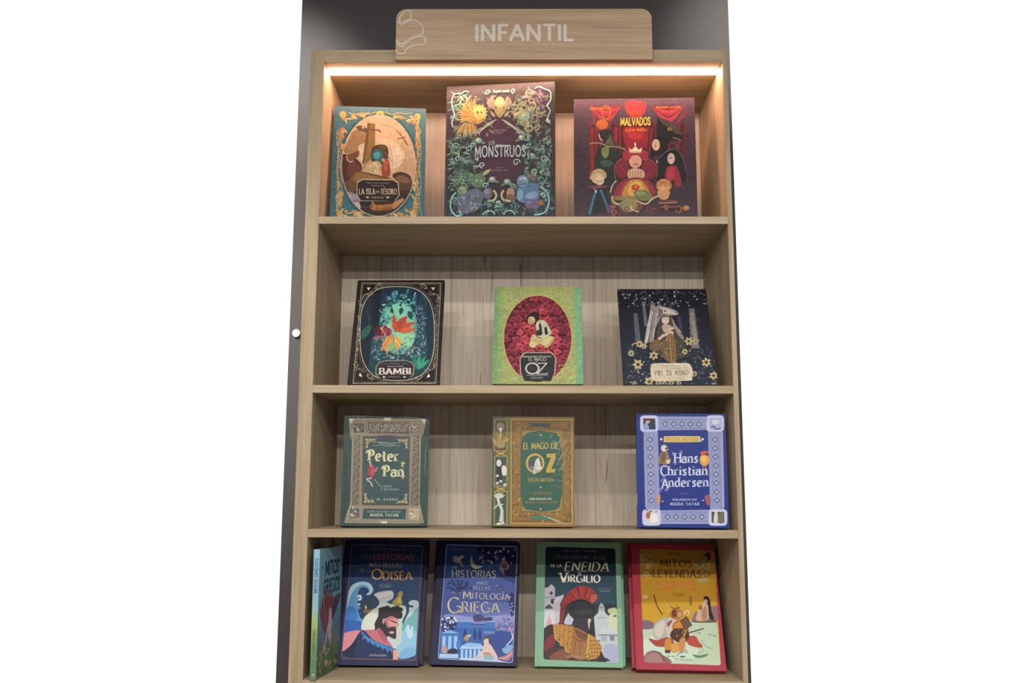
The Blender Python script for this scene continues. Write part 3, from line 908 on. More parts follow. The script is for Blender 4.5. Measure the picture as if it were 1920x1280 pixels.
def art_villains(s):
    s.grad(['#5b4a58', '#4c3a48', '#40303c', '#3a2c36', '#3c3038', '#443a42'], 80, 1290, 60, 1320, 18)
    # stage drapery
    s.p('#56202a', [(235, 330), (1180, 330), (1200, 900), (1100, 640), (880, 600), (470, 600), (330, 640), (225, 900)], 0)
    for i in range(30):
        x = 240 + i * 32
        s.raw([[(x, 300), (x + 13, 300), (x + 12, 590 + (i % 3) * 20), (x + 2, 590 + (i % 3) * 20)]], ['#7a2a35', '#43181f', '#68242e'][i % 3], 0, False)
    s.k += 1
    for x0, x1, y0, y1 in ((235, 330, 360, 880), (470, 570, 360, 560), (780, 880, 360, 560), (1160, 1215, 420, 900)):
        n = 5
        for i in range(n):
            a = x0 + (x1 - x0) * i / n
            b = x0 + (x1 - x0) * (i + 1) / n
            s.raw([[(a, y0), (b, y0), (b - (x0 - 300) * .04, y1), (a - (x0 - 300) * .04, y1)]], ['#6d2430', '#8a2c38', '#5a2028', '#7a2833', '#4c1a22'][i % 5] if x0 < 1100 else ['#4a2631', '#552a35'][i % 2], 0, False)
    s.k += 1
    s.p('#8f2330', [(570, 360), (790, 360), (770, 560), (690, 600), (600, 560)], 3)
    s.p('#b5303a', [(590, 360), (770, 360), (750, 450), (690, 480), (620, 450)], 3)
    def swag(x0, x1, y, dep, cols):
        for i in range(6):
            t = i / 6
            s.p(cols[i % 3], smooth([(x0 + t * 18, y + dep * t * .2), ((x0 + x1) / 2, y + dep * (1.15 - t * .9)), (x1 - t * 18, y + dep * t * .2), ((x0 + x1) / 2, y + dep * (.9 - t * .9))], True, 6))
    cr = ['#9c3640', '#b8424a', '#7c2a35']
    swag(235, 560, 120, 180, cr)
    swag(830, 1180, 120, 180, cr)
    s.p('#b33f46', [(590, 110), (780, 110), (770, 230), (690, 270), (610, 230)], 4)
    for i in range(6): s.l('#8d2f38', 7, [(605 + i * 32, 112), (620 + i * 26, 235)], 0)
    for k in (0, 1):
        for i in range(5):
            s.l(['#8b3a42', '#6a2a34'][i % 2], 12, [(240 + k * 930 + (i * 10), 200), (300 + k * 800 - i * 6, 290 + i * 10)], 0)
    # orange pumpkin under a hooped hook on a bent stem, left
    s.ring('#c07a3a', 6, 400, 210, 40, 66)
    s.e('#6a4630', 360, 335, 72, 62); s.e('#c9713a', 362, 328, 54, 48)
    for i in (-1, 0, 1): s.l('#9c4f28', 7, [(362 + i * 22, 285), (362 + i * 30, 330), (362 + i * 20, 374)], 4)
    s.l('#bba087', 12, [(330, 420), (335, 460), (365, 492)], 4)
    s.p('#2b2527', [(330, 400), (430, 380), (470, 420), (450, 480), (380, 500)], 4)
    # tall dark fir cone shape with a broad pale rim
    s.p('#2a2c2a', [(330, 560), (480, 540), (540, 640), (480, 760), (330, 800), (290, 700)], 4)
    s.p('#3a3a30', [(440, 410), (470, 470), (500, 550), (370, 530), (410, 470)], 3)
    s.p('#5a5744', [(440, 430), (458, 480), (480, 535), (390, 522)], 0)
    s.l('#85826a', 13, [(235, 520), (330, 512), (420, 545), (520, 552), (590, 578)], 5)
    s.p('#72804a', [(355, 570), (420, 550), (425, 620), (395, 665), (365, 640)], 4)
    s.p('#1f2a28', [(330, 700), (470, 680), (480, 860), (440, 980), (330, 960)], 4)
    s.p('#36504c', [(345, 690), (430, 680), (470, 720), (380, 750)], 4)
    # dark crag with an amber lamp, right
    s.p('#1f1c1e', [(900, 255), (1010, 290), (1090, 350), (1150, 440), (1130, 490), (1040, 470), (1010, 540), (900, 520), (890, 400)], 0)
    s.p('#4a4440', [(900, 255), (1010, 290), (1090, 350), (1150, 440), (1080, 420), (1000, 350), (960, 330)], 0)
    s.e('#b98a3c', 1022, 378, 20, 16); s.e('#20180f', 1024, 378, 8, 9)
    s.l('#9a8f84', 6, [(1050, 460), (1100, 470), (1135, 490)], 3)
    s.l('#4b4a4e', 10, [(1000, 530), (1060, 510), (1100, 540), (1080, 580)], 4)
    # black vase with a pale medallion
    s.p('#1b181b', [(860, 480), (930, 450), (980, 480), (1000, 560), (940, 620), (860, 640), (820, 700), (840, 600)], 4)
    s.e('#d3b59c', 888, 530, 38, 56); s.e('#b08a76', 880, 540, 12, 22)
    s.l('#c9b8a8', 18, [(840, 680), (890, 690), (900, 720)], 4)
    # tall black bell with rosy drape
    s.p('#1c1a20', [(930, 650), (1000, 590), (1070, 575), (1140, 640), (1175, 760), (1160, 900), (900, 880), (900, 740)], 4)
    s.l('#6c6a6a', 5, [(920, 660), (1000, 590), (1080, 575), (1150, 660), (1178, 780)], 5)
    s.e('#cdb6a8', 1036, 665, 36, 54); s.l('#4a2c2c', 8, [(1015, 660), (1050, 655)], 0)
    s.p('#8f2a38', [(1000, 750), (1090, 740), (1140, 920), (1080, 940), (1060, 880), (980, 900), (980, 800)], 3)
    s.p('#b23a48', [(1010, 760), (1060, 750), (1075, 850), (1000, 860)], 3)
    # round red armchair with gold panel, small crown on its cushion
    s.e('#3a1c22', 690, 770, 222, 190)
    s.e('#7a2536', 555, 760, 70, 100); s.e('#7a2536', 820, 770, 74, 100)
    s.l('#8a6a52', 5, [(490, 860), (480, 750), (530, 680), (600, 650)], 5)
    s.l('#8a6a52', 5, [(890, 850), (900, 750), (850, 690), (790, 655)], 5)
    s.p('#9b2f40', [(560, 610), (620, 580), (760, 580), (815, 620), (790, 690), (690, 650), (590, 690)], 4)
    s.e('#d3a48e', 686, 695, 62, 64); s.e('#b87868', 686, 720, 28, 14)
    s.p('#ead9b0', [(622, 560), (650, 580), (684, 540), (720, 580), (752, 556), (742, 608), (632, 608)], 0)
    s.e('#ead9b0', 684, 525, 8, 18); s.l('#8f6c38', 6, [(634, 600), (740, 600)])
    s.p('#c9a68a', [(620, 780), (690, 760), (765, 785), (770, 850), (690, 880), (615, 850)], 4)
    for i in range(5): s.l('#7a5a48', 6, [(632 + i * 28, 785), (640 + i * 24, 845)], 0)
    s.p('#872c3a', [(560, 880), (680, 850), (800, 870), (880, 960), (860, 1060), (520, 1070), (480, 980)], 3)
    s.l('#a84450', 14, [(600, 890), (520, 1040)], 0); s.l('#a84450', 14, [(780, 890), (860, 1000)], 0)
    s.p('#b98b3e', [(610, 900), (690, 870), (760, 890), (830, 1050), (560, 1060)], 3)
    s.p('#d9ae55', [(640, 910), (690, 885), (740, 905), (770, 990), (690, 1040), (610, 1000)], 3)
    s.e('#b9402c', 688, 948, 40, 30); s.e('#d9773a', 688, 940, 16, 12)
    s.p('#8d7a52', [(480, 1035), (860, 1030), (870, 1062), (480, 1075)], 0)
    # pale turban gourd with blue drapes, left
    s.p('#b39b78', [(245, 830), (280, 780), (340, 765), (395, 800), (390, 860), (250, 870)], 4)
    s.e('#c9b28e', 318, 860, 62, 52); s.e('#d8c4a0', 335, 880, 44, 46); s.l('#7a5f48', 7, [(300, 882), (330, 890), (365, 880)], 3)
    s.p('#7c3f55', [(215, 945), (300, 930), (420, 930), (400, 950), (260, 960)], 0)
    s.p('#23282f', [(270, 960), (400, 955), (440, 1180), (230, 1215)], 0)
    s.l('#3f6f8c', 26, [(300, 970), (270, 1080), (235, 1215)], 4)
    s.l('#3f6f8c', 22, [(345, 970), (390, 1080), (425, 1190)], 4)
    s.p('#d2cdc0', [(280, 955), (310, 990), (300, 1010)], 0)
    s.e('#63446f', 440, 1160, 40, 40)
    # green pear heap and bone-pale horns along the floor
    s.p('#6f7a4c', [(670, 990), (740, 970), (820, 990), (850, 1050), (790, 1080), (700, 1060)], 4)
    s.p('#93995f', [(690, 1000), (750, 985), (790, 1010), (720, 1030)], 4)
    s.p('#8f8a58', [(540, 1090), (620, 1060), (700, 1080), (690, 1160), (600, 1190), (540, 1150)], 4)
    s.l('#b5ad7c', 22, [(460, 1030), (470, 1090), (540, 1120)], 5)
    s.l('#c2b68c', 16, [(640, 1130), (660, 1170), (720, 1185)], 5)
    s.l('#cbbfa0', 14, [(700, 1080), (790, 1110), (850, 1060), (925, 1025)], 4)
    s.l('#b8a08a', 14, [(440, 1000), (460, 930), (500, 880)], 4)
    # cream shell lamp on a pile of volumes
    s.e('#c38a5c', 965, 930, 76, 66); s.e('#dda878', 960, 925, 56, 48)
    for i in range(5): s.arc('#a8683f', 6, 960, 960, 20 + i * 13, 50 + i * 6, 200, 340)
    s.p('#c99a6e', [(905, 980), (1020, 980), (1000, 1060), (930, 1060)], 4)
    for i, c in enumerate(('#7a3a34', '#34282a', '#6a4a38', '#2b2428')):
        s.p(c, [(910 + i * 6, 1080 + i * 24), (1095 + i * 4, 1072 + i * 26), (1098 + i * 4, 1096 + i * 26), (912 + i * 6, 1104 + i * 24)], 0)
    s.l('#b8a890', 6, [(915, 1105), (1095, 1096)])
    scrolls(s, 31, 16, rect(460, 1210, 1130, 1215), ['#7a3a44', '#9c5048', '#6a3f5a', '#b0653f'], 9, (18, 44))
    s.e('#b0713f', 1180, 1150, 34, 26); s.e('#d09a5c', 1190, 1145, 16, 12)
    # lettering
    s.t('SÉBASTIEN PEREZ', 240, 460, 188, 184, 20, '#c98a4a', 16, 'flat')
    s.t('BENJAMIN LACOMBE', 890, 1130, 176, 172, 20, '#d08a5a', 16, 'flat')
    s.t('Pequeños', 600, 750, 236, 234, 52, '#d8653a', 18)
    s.t('MALVADOS', 543, 836, 350, 344, 78, '#4a1a20', 26)
    s.t('MALVADOS', 541, 832, 342, 336, 72, '#e6c658', 21, 'flat')
    s.t('y otros', 585, 680, 402, 398, 34, '#d8883f', 18)
    s.t('malos', 700, 795, 396, 398, 34, '#d8883f', 18)
# ------------------------------------------------------------------ artwork, second shelf
def art_forest(s):
    cx, cy, rx, ry = 610, 672, 412, 518
    # night forest behind an arched window
    s.e('#1f3340', cx, cy, rx + 6, ry + 6, 0, 48, 2.8)
    s.grad(['#1d2c40', '#20394a', '#27505a', '#25484c', '#1c3c42'], 300, 920, 200, 1150, 12)
    s.e('#5fa593', 620, 600, 205, 300)
    s.e('#7cc4a6', 640, 520, 150, 190)
    s.e('#8fc9a4', 690, 700, 110, 130)
    s.p('#1b2733', [(230, 190), (430, 160), (425, 420), (400, 620), (330, 760), (300, 1000), (200, 1000), (200, 600)], 3)
    s.p('#141e2a', [(340, 190), (430, 170), (420, 430), (380, 560), (330, 420)], 3)
    s.l('#3a3f55', 12, [(270, 420), (310, 520), (270, 640), (230, 690)], 5)
    s.p('#22424a', [(860, 200), (990, 260), (1020, 700), (1000, 1000), (920, 1080), (900, 700), (920, 400)], 3)
    s.p('#1b3440', [(930, 320), (1010, 330), (1020, 900), (950, 1050)], 3)
    s.p('#2f5a48', [(225, 640), (300, 580), (330, 600), (280, 700), (220, 730)], 4)
    # hanging leaves and blossom sprays
    for x, y, L, a in ((540, 390, 70, 70), (660, 380, 90, 100), (735, 420, 110, 70), (800, 380, 70, 110), (560, 300, 80, 20), (600, 320, 70, 160), (470, 350, 90, 10), (450, 430, 60, 120), (490, 520, 60, 150), (430, 540, 60, 80), (760, 330, 70, 40)):
        s.leaf('#1f4a52', x, y, L, L * .55, a)
    s.scatter(70, 41, disk(660, 300, 170, 100), leafshape(s, 24, 60, .4), ['#4f97a6', '#2a5f70', '#6fb9b4', '#3a7a88', '#1f4657'])
    s.scatter(50, 42, disk(480, 460, 60, 130), leafshape(s, 16, 40, .4), ['#1f4a4f', '#3d8a80', '#8fd0b8', '#275c5a'])
    s.scatter(130, 43, lambda r: (860 + r.uniform(-60, 60), r.uniform(360, 900)), leafshape(s, 14, 40, .4), ['#53708a', '#6a86a0', '#3c566e', '#8aa0b4', '#2c4458', '#7a7f9a'])
    s.scatter(120, 44, rect(330, 860, 830, 960), leafshape(s, 14, 40, .45), ['#6f8aa0', '#8fb0b8', '#44607a', '#a8c4c0', '#2e4858', '#5c5f80'])
    # red berries and mushrooms at the left, grasses
    s.e('#5a2430', 445, 640, 80, 60); s.e('#7d2f3a', 495, 650, 60, 46)
    s.scatter(40, 45, disk(480, 640, 70, 50), dotshape(s, 5, 10), ['#d8a8a0', '#b05058', '#e6c8bc', '#8f3540'])
    s.p('#8f5a6a', [(350, 710), (450, 690), (470, 720), (360, 740)], 4)
    s.scatter(40, 46, disk(400, 800, 80, 80), leafshape(s, 20, 50, .3), ['#2f5a58', '#4d8078', '#8ab0a8', '#24464a'])
    # a spray of autumn leaves in the clearing
    for x, y, L, Wd, a, c in ((590, 660, 220, 60, -95, '#c0553a'), (580, 650, 250, 90, -25, '#c25a42'), (600, 620, 190, 90, -50, '#b04a3c'), (570, 680, 230, 80, 128, '#d88a4a'), (600, 690, 180, 60, 85, '#e0a850'), (620, 650, 210, 60, -8, '#cc6a44'), (560, 700, 220, 50, 110, '#d99a58'), (590, 690, 130, 70, 60, '#e2b45c')):
        s.leaf(c, x, y, L, Wd, a)
        s.l('#8a3a2c', 4, [(x, y), (x + L * .9 * math.cos(R(a)), y + L * .9 * math.sin(R(a)))])
    s.e('#8fae7a', 540, 815, 40, 44)
    s.scatter(46, 47, rect(600, 800, 690, 900), leafshape(s, 12, 34, .4), ['#8fc08a', '#b8cc98', '#3f5a58', '#6a5a70', '#c7a8a0'])
    for a in (-105, -80, -60, -40): s.leaf('#2f7a68', 830, 1070, 190, 46, a)
    for a in (-95, -65, -45): s.leaf('#3f9a7c', 850, 1060, 150, 30, a)
    # black board with fine silver tracery
    s.frame('#231d1c', [(170, 80), (1135, 80), (1070, 1235), (60, 1235)], cx, cy, rx - 4, ry - 4, 2.8)
    s.ring('#b9b096', 8, cx, cy, rx - 6, ry - 6, 2.8, 72)
    s.ring('#6d6557', 5, cx, cy, rx + 16, ry + 14, 2.8, 72)
    s.l('#a49a84', 7, [(226, 122), (1086, 122), (1032, 1215), (128, 1215)], 0, True)
    s.l('#6b6355', 4, [(240, 138), (1070, 138), (1016, 1200), (146, 1200)], 0, True)
    for (x, y, sx, sy) in ((280, 170, 1, 1), (1020, 170, -1, 1), (190, 1130, 1, -1), (970, 1140, -1, -1)):
        s.p('#e3dccb', [(x, y), (x + sx * 40, y - sy * 8 + 8), (x + sx * 16, y + sy * 32)], 0)
        s.l('#a89e88', 7, [(x + sx * 150, y - sy * 46), (x + sx * 105, y - sy * 20), (x + sx * 90, y + sy * 10), (x + sx * 120, y + sy * 6)], 4)
        s.l('#a89e88', 7, [(x - sx * 55, y + sy * 130), (x - sx * 30, y + sy * 85), (x + sx * 10, y + sy * 66), (x + sx * 16, y + sy * 88)], 4)
        s.curl('#8d836f', 6, x + sx * 45, y + sy * 60, 26, 0, 1.1, 1)
        s.curl('#8d836f', 6, x + sx * 150, y - sy * 18, 24, 90, 1.1, -1)
    rnd = random.Random(5)
    for i in range(60):
        t = i / 59
        y = 300 + t * 760
        for x in (205 - 60 * (y - 130) / 1090 + 14, 1062 - 46 * (y - 130) / 1090 - 10):
            s.raw([s.leafp(x + rnd.uniform(-4, 4), y, 24, 8, rnd.uniform(0, 6.28))], rnd.choice(['#8f8672', '#6a6252', '#b0a68e']), i % 6, False)
    s.k += 7
    for i in range(24):
        x = 250 + i * 34
        s.raw([s.leafp(x, 1207, 26, 8, rnd.uniform(-.5, .5))], rnd.choice(['#a89e78', '#7a715a']), 0, False)
    s.k += 1
    # plaque
    s.p('#8a8a76', [(372, 1040), (410, 985), (470, 965), (720, 965), (775, 985), (800, 1040), (790, 1120), (740, 1170), (420, 1170), (372, 1110)], 0)
    s.p('#33262b', [(385, 1040), (418, 995), (472, 974), (716, 974), (768, 995), (788, 1040), (778, 1116), (735, 1170), (430, 1170), (385, 1106)], 0)
    s.l('#6f6a60', 5, [(420, 1020), (460, 1000), (510, 1000)], 3); s.l('#6f6a60', 5, [(740, 1020), (700, 1000), (660, 1000)], 3)
    s.t('Felix Salten', 530, 640, 1006, 1006, 14, '#8f8790', 16, 'flat')
    s.t('Benjamin Lacombe', 505, 680, 1034, 1034, 15, '#a19aa4', 16, 'flat')
    s.t('BAMBI', 415, 757, 1117, 1115, 66, '#ddd4cc', 20)
    s.t('EDELVIVES', 520, 640, 1148, 1148, 11, '#8d8484', 16, 'flat')
    s.p('#e0d8cc', [(455, 1132), (485, 1146), (457, 1158)], 0); s.p('#e0d8cc', [(700, 1134), (670, 1147), (698, 1158)], 0)

def art_poppies(s):
    cx, cy, rx, ry = 613, 694, 400, 510
    s.e('#5c2530', cx, cy, rx, ry, 0, 48)
    # a meadow of red poppies
    rnd = random.Random(51)
    spots = []
    for gy in range(13):
        for gx in range(8):
            x, y = 255 + gx * 100 + (gy % 2) * 50 + rnd.uniform(-18, 18), 220 + gy * 78 + rnd.uniform(-14, 14)
            if ((x - cx) / (rx + 20)) ** 2 + ((y - cy) / (ry + 10)) ** 2 < 1: spots.append((x, y))
    rnd.shuffle(spots)
    for x, y in spots:
        edge = ((x - cx) / rx) ** 2 + ((y - cy) / ry) ** 2
        pal = ['#bd4656', '#cc525e', '#a43846'] if edge < .45 else ['#8f3446', '#9f3c4c', '#762c3a']
        r = rnd.uniform(48, 64)
        base = rnd.choice(pal)
        for k in range(5):
            a = k * 1.257 + rnd.uniform(-.3, .3)
            s.raw([s.epts(x + math.cos(a) * r * .5, y + math.sin(a) * r * .36, r * .55, r * .42, a, 10)], rnd.choice(pal) if k % 2 else base, k % 3, False)
        s.k += 3
        s.raw([s.epts(x + rnd.uniform(-8, 8), y + rnd.uniform(0, 10), r * rnd.uniform(.16, .3), r * rnd.uniform(.1, .2), rnd.uniform(-.5, .5), 8)], '#6a2430')
        if rnd.random() < .7: s.raw([s.epts(x + rnd.uniform(-14, 14), y - r * rnd.uniform(.2, .4), r * rnd.uniform(.3, .5), r * .13, rnd.uniform(-.5, .5), 8)], '#d0646e' if edge < .5 else '#a84c58')
    # a posy of cream blooms tied with a black and white ribbon
    s.p('#2c2220', [(490, 430), (560, 380), (630, 390), (620, 480), (600, 520), (480, 490)], 4)
    s.e('#d9bb8c', 540, 478, 44, 46); s.e('#c4a070', 548, 500, 26, 20); s.arc('#8a6a48', 5, 540, 478, 26, 28, 0, 250)
    s.p('#c9c9a6', [(600, 500), (690, 480), (760, 580), (770, 640), (660, 680), (600, 640)], 4)
    s.p('#2b2a28', [(625, 520), (650, 510), (670, 640), (640, 650)], 0); s.p('#2b2a28', [(690, 560), (720, 555), (735, 640), (700, 650)], 0)
    s.p('#3a3630', [(600, 600), (640, 590), (660, 650), (600, 650)], 3)
    s.p('#c8b878', [(520, 760), (560, 640), (640, 690), (720, 660), (800, 670), (790, 730), (720, 800), (600, 800)], 4)
    s.p('#dccd8e', [(510, 770), (560, 720), (600, 760), (560, 800)], 4); s.p('#dccd8e', [(640, 740), (740, 670), (790, 690), (700, 770)], 4)
    s.l('#d9cfae', 16, [(560, 650), (620, 700), (700, 670), (760, 630)], 5)
    for x, y in ((545, 590), (640, 800), (490, 570), (820, 760)):
        s.raw([s.epts(x, y, 56, 42, 0, 12)], '#b8454f'); s.raw([s.epts(x - 5, y + 6, 24, 16, 0, 10)], '#6a2430'); s.raw([s.epts(x, y - 20, 36, 12, 0, 10)], '#cf6068')
    # green board: yellow in the middle, minty to the fore edge
    q = [(120, 80), (1130, 86), (1150, 1240), (80, 1240)]
    s.frame('#a9b272', q, cx, cy, rx - 4, ry - 4)
    def over(col, x0, x1, xb0, xb1):
        s.raw([[(x0, 80), (x1, 80), (xb1, 1240), (xb0, 1240)]], col, 0, True)
    over('#8fb07e', 1040, 1080, 1060, 1100); over('#7fb58e', 1075, 1140, 1092, 1160)
    over('#94ad74', 150, 195, 118, 175); over('#7fa872', 120, 160, 80, 130)
    over('#a3b06f', 195, 225, 175, 200); over('#9cb377', 1010, 1042, 1030, 1062)
    s.ring('#c9b56e', 9, cx, cy, rx - 2, ry - 2)
    s.ring('#bfae68', 4, cx, cy, rx + 14, ry + 14)
    s.scatter(130, 52, lambda r: (r.uniform(860, 1060), r.uniform(1000, 1215)), dotshape(s, 3, 7), ['#d2c778', '#c2b468', '#dfd48c'])
    s.scatter(60, 53, lambda r: (r.uniform(170, 330), r.uniform(1020, 1215)), dotshape(s, 3, 7), ['#c2bc72', '#b4b468'])
    # plaque
    s.p('#c3a08c', [(400, 920), (445, 860), (470, 848), (770, 850), (800, 868), (835, 925), (820, 1100), (780, 1180), (450, 1180), (405, 1100)], 0)
    s.p('#2f3438', [(414, 925), (455, 875), (480, 860), (762, 862), (790, 880), (818, 925), (806, 1092), (768, 1190), (460, 1190), (420, 1092)], 0)
    s.t('Benjamin Lacombe & Sébastien Perez', 440, 770, 910, 908, 17, '#cfc9bb', 20, 'flat')
    s.t('EL MAGO', 508, 712, 952, 950, 38, '#d3cbb6', 15)
    s.t('DE', 590, 616, 966, 966, 14, '#c9bfa6', 16)
    s.ring('#dad6ca', 15, 550, 1042, 72, 62); s.ring('#dad6ca', 5, 550, 1042, 80, 68)
    s.l('#dad6ca', 9, [(612, 982), (722, 978)]); s.l('#dad6ca', 14, [(718, 980), (608, 1106)]); s.l('#dad6ca', 9, [(600, 1106), (724, 1106), (730, 1090)])
    s.l('#dad6ca', 8, [(590, 985), (640, 1040)], 0)
    s.l('#b9b3a6', 5, [(482, 1122), (738, 1124)])
    s.t('EDELVIVES', 540, 672, 1160, 1160, 18, '#9fa09a', 20, 'flat')

def art_skin(s):
    s.grad(['#1f1f26', '#23242f', '#272a38', '#2a2f3c', '#2c3440'], 100, 1320, 90, 1330, 10)
    # tall pale tree trunks in the dark
    for x0, x1, xb0, xb1, y0, y1, c in ((300, 345, 320, 385, 390, 720, '#565a62'), (395, 430, 425, 470, 250, 540, '#5f6068'), (945, 1010, 975, 1075, 330, 800, '#6f6a66'), (965, 1000, 1000, 1050, 380, 760, '#8a8480'), (810, 850, 840, 880, 420, 620, '#3a3f50'), (715, 745, 720, 750, 270, 320, '#4c4a52')):
        s.p(c, [(x0, y0), (x1, y0), (xb1, y1), (xb0, y1)], 0)
    s.scatter(60, 61, lambda r: (r.uniform(970, 1060), r.uniform(400, 800)), leafshape(s, 10, 30, .3), ['#8f8a84', '#4a4a50', '#a39d94'])
    s.scatter(120, 62, rect(140, 1180, 120, 300), leafshape(s, 16, 36, .6), ['#5d606c', '#3a3d48', '#8a8c92', '#b4b4b2', '#2c2d38', '#707076'])
    s.scatter(60, 63, rect(120, 1180, 110, 160), leafshape(s, 20, 44, .6), ['#17171d', '#22232c', '#4a4c54'])
    # undergrowth
    s.scatter(230, 64, rect(210, 1290, 780, 1240), leafshape(s, 16, 60, .25), ['#3c4652', '#525c66', '#2c343e', '#6c7478', '#454c44', '#585468', '#36404c'])
    s.scatter(70, 65, rect(880, 1240, 820, 1150), leafshape(s, 12, 40, .3), ['#5d5a68', '#7a767c', '#47434f', '#8c8884'])
    # pale pony head and mane
    s.p('#8d8482', [(495, 300), (520, 250), (545, 300), (580, 300), (600, 240), (625, 300), (700, 320), (800, 360), (825, 405), (720, 415), (640, 420), (600, 470), (560, 560), (500, 660), (440, 760), (430, 700), (450, 560), (490, 440)], 3)
    s.p('#b8b0ac', [(600, 320), (700, 335), (810, 390), (800, 408), (720, 405), (640, 380)], 3)
    s.p('#6a6263', [(590, 330), (640, 350), (630, 400), (590, 440), (575, 400)], 3)
    s.e('#2c2628', 668, 362, 12, 8); s.e('#5a5254', 795, 382, 9, 7)
    for i in range(16):
        rnd = random.Random(i)
        x = 500 + rnd.uniform(-10, 90)
        s.l(rnd.choice(['#a9a09e', '#cbc4c0', '#6d6567', '#88807f']), 9, [(x, 330 + rnd.uniform(0, 120)), (x - 25, 470 + rnd.uniform(0, 60)), (x - 55, 640 + rnd.uniform(0, 60)), (x - 75, 730)], 4)
    s.p('#2c282b', [(505, 275), (520, 262), (528, 300)], 0); s.p('#2c282b', [(588, 285), (601, 258), (610, 296)], 0)
    # wayfarer under the hide, leaning on a trunk
    s.p('#4c443e', [(620, 430), (720, 420), (780, 500), (830, 600), (880, 700), (900, 900), (620, 900), (560, 700)], 4)
    s.p('#8f8680', [(740, 430), (790, 520), (850, 600), (890, 690), (850, 680), (780, 570)], 4)
    s.e('#cbb8ac', 672, 468, 42, 52); s.p('#7c6c62', [(625, 450), (650, 415), (710, 415), (722, 460), (700, 440), (650, 440)], 4)
    s.l('#4d3f3a', 5, [(648, 462), (668, 464)]); s.l('#4d3f3a', 5, [(684, 464), (702, 462)]); s.l('#8a5a52', 5, [(665, 498), (686, 498)])
    s.p('#b5a094', [(630, 540), (680, 520), (740, 540), (730, 600), (660, 610)], 4)
    s.l('#bfaa9c', 34, [(590, 700), (640, 655), (700, 630), (760, 620)], 5)
    s.l('#bfaa9c', 30, [(770, 560), (720, 580), (690, 620)], 4)
    s.e('#c9b6a8', 735, 620, 32, 24)
    s.p('#8a6a4c', [(690, 650), (770, 650), (800, 900), (780, 980), (720, 960), (640, 870)], 3)
    for x in (705, 735, 762): s.l('#5c4433', 8, [(x, 660), (x + 12, 800), (x + 20, 950)], 4)
    s.l('#b28a5c', 8, [(718, 660), (735, 820), (745, 960)], 4)
    s.p('#6c5a44', [(610, 750), (690, 720), (720, 900), (660, 900)], 3)
    s.scatter(34, 66, rect(610, 720, 740, 890), leafshape(s, 12, 30, .4), ['#9a8260', '#54503f', '#b39a70', '#3f4238'])
    s.p('#7a5f46', [(495, 730), (560, 700), (610, 740), (600, 820), (500, 820)], 4)
    for y in (745, 775, 800): s.l('#54402f', 6, [(500, y), (600, y - 6)])
    s.scatter(50, 67, rect(790, 900, 640, 900), leafshape(s, 14, 40, .35), ['#39443a', '#566050', '#2a332e', '#717a62'])
    # star shaped flowers
    for x, y, r in ((350, 990, 66), (535, 885, 58), (945, 718, 56), (1150, 965, 60), (1235, 1120, 56), (365, 750, 48), (480, 1190, 62), (900, 840, 40), (1028, 722, 36), (420, 775, 40)):
        s.flower('#b9ad80', x, y, r, 6, '#4a2f1c', x % 7 / 5)
    for x, y, r in ((270, 860, 44), (590, 1205, 40), (660, 1215, 36), (740, 1205, 40), (1010, 1100, 40), (1240, 1225, 30), (310, 1210, 30), (830, 1210, 34)):
        s.flower('#a8a088', x, y, r, 7, '#5a4a38', x % 5 / 4)
    s.scatter(40, 68, rect(230, 560, 880, 1200), dotshape(s, 4, 9), ['#c9c4ac', '#8f98a4', '#6f7a90'])
    s.l('#a89a6c', 14, [(275, 770), (320, 740), (400, 745), (430, 780)], 5)
    # plaque
    s.p('#c9bda6', [(500, 1010), (540, 978), (700, 975), (920, 975), (965, 1000), (990, 1060), (985, 1150), (940, 1180), (560, 1185), (505, 1140)], 3)
    s.t('Cecile Roumiguiere', 620, 850, 1018, 1016, 18, '#8d8272', 13, 'flat')
    s.t('Benjamin Lacombe', 630, 850, 1044, 1042, 18, '#8d8272', 13, 'flat')
    s.t('PIEL DE ASNO', 548, 940, 1118, 1114, 56, '#5c5146', 14)
    s.t('EDELVIVES', 655, 845, 1155, 1152, 18, '#a59a86', 13, 'flat', 60)
# ------------------------------------------------------------------ artwork, third shelf
def braid(s, x0, x1, y0, y1, xb0, xb1, cols, nx, ny, r=10):
    """interlace of small rings filling a slanted panel"""
    for j in range(ny):
        for i in range(nx):
            u, v = (i + .5) / nx, (j + .5) / ny
            a, b = x0 + (xb0 - x0) * v, x1 + (xb1 - x1) * v
            x, y = a + (b - a) * u, y0 + (y1 - y0) * v
            s.raw(ribbon(_arc(x, y, r, r * .8, 0, 360, 8), r * .42), cols[(i + j) % len(cols)], (i + j) % 3, False)
            s.raw([s.leafp(x - r, y, 2 * r, r * .5, (i * 2.1 + j))], cols[(i + j + 1) % len(cols)], 3, False)
    s.k += 5

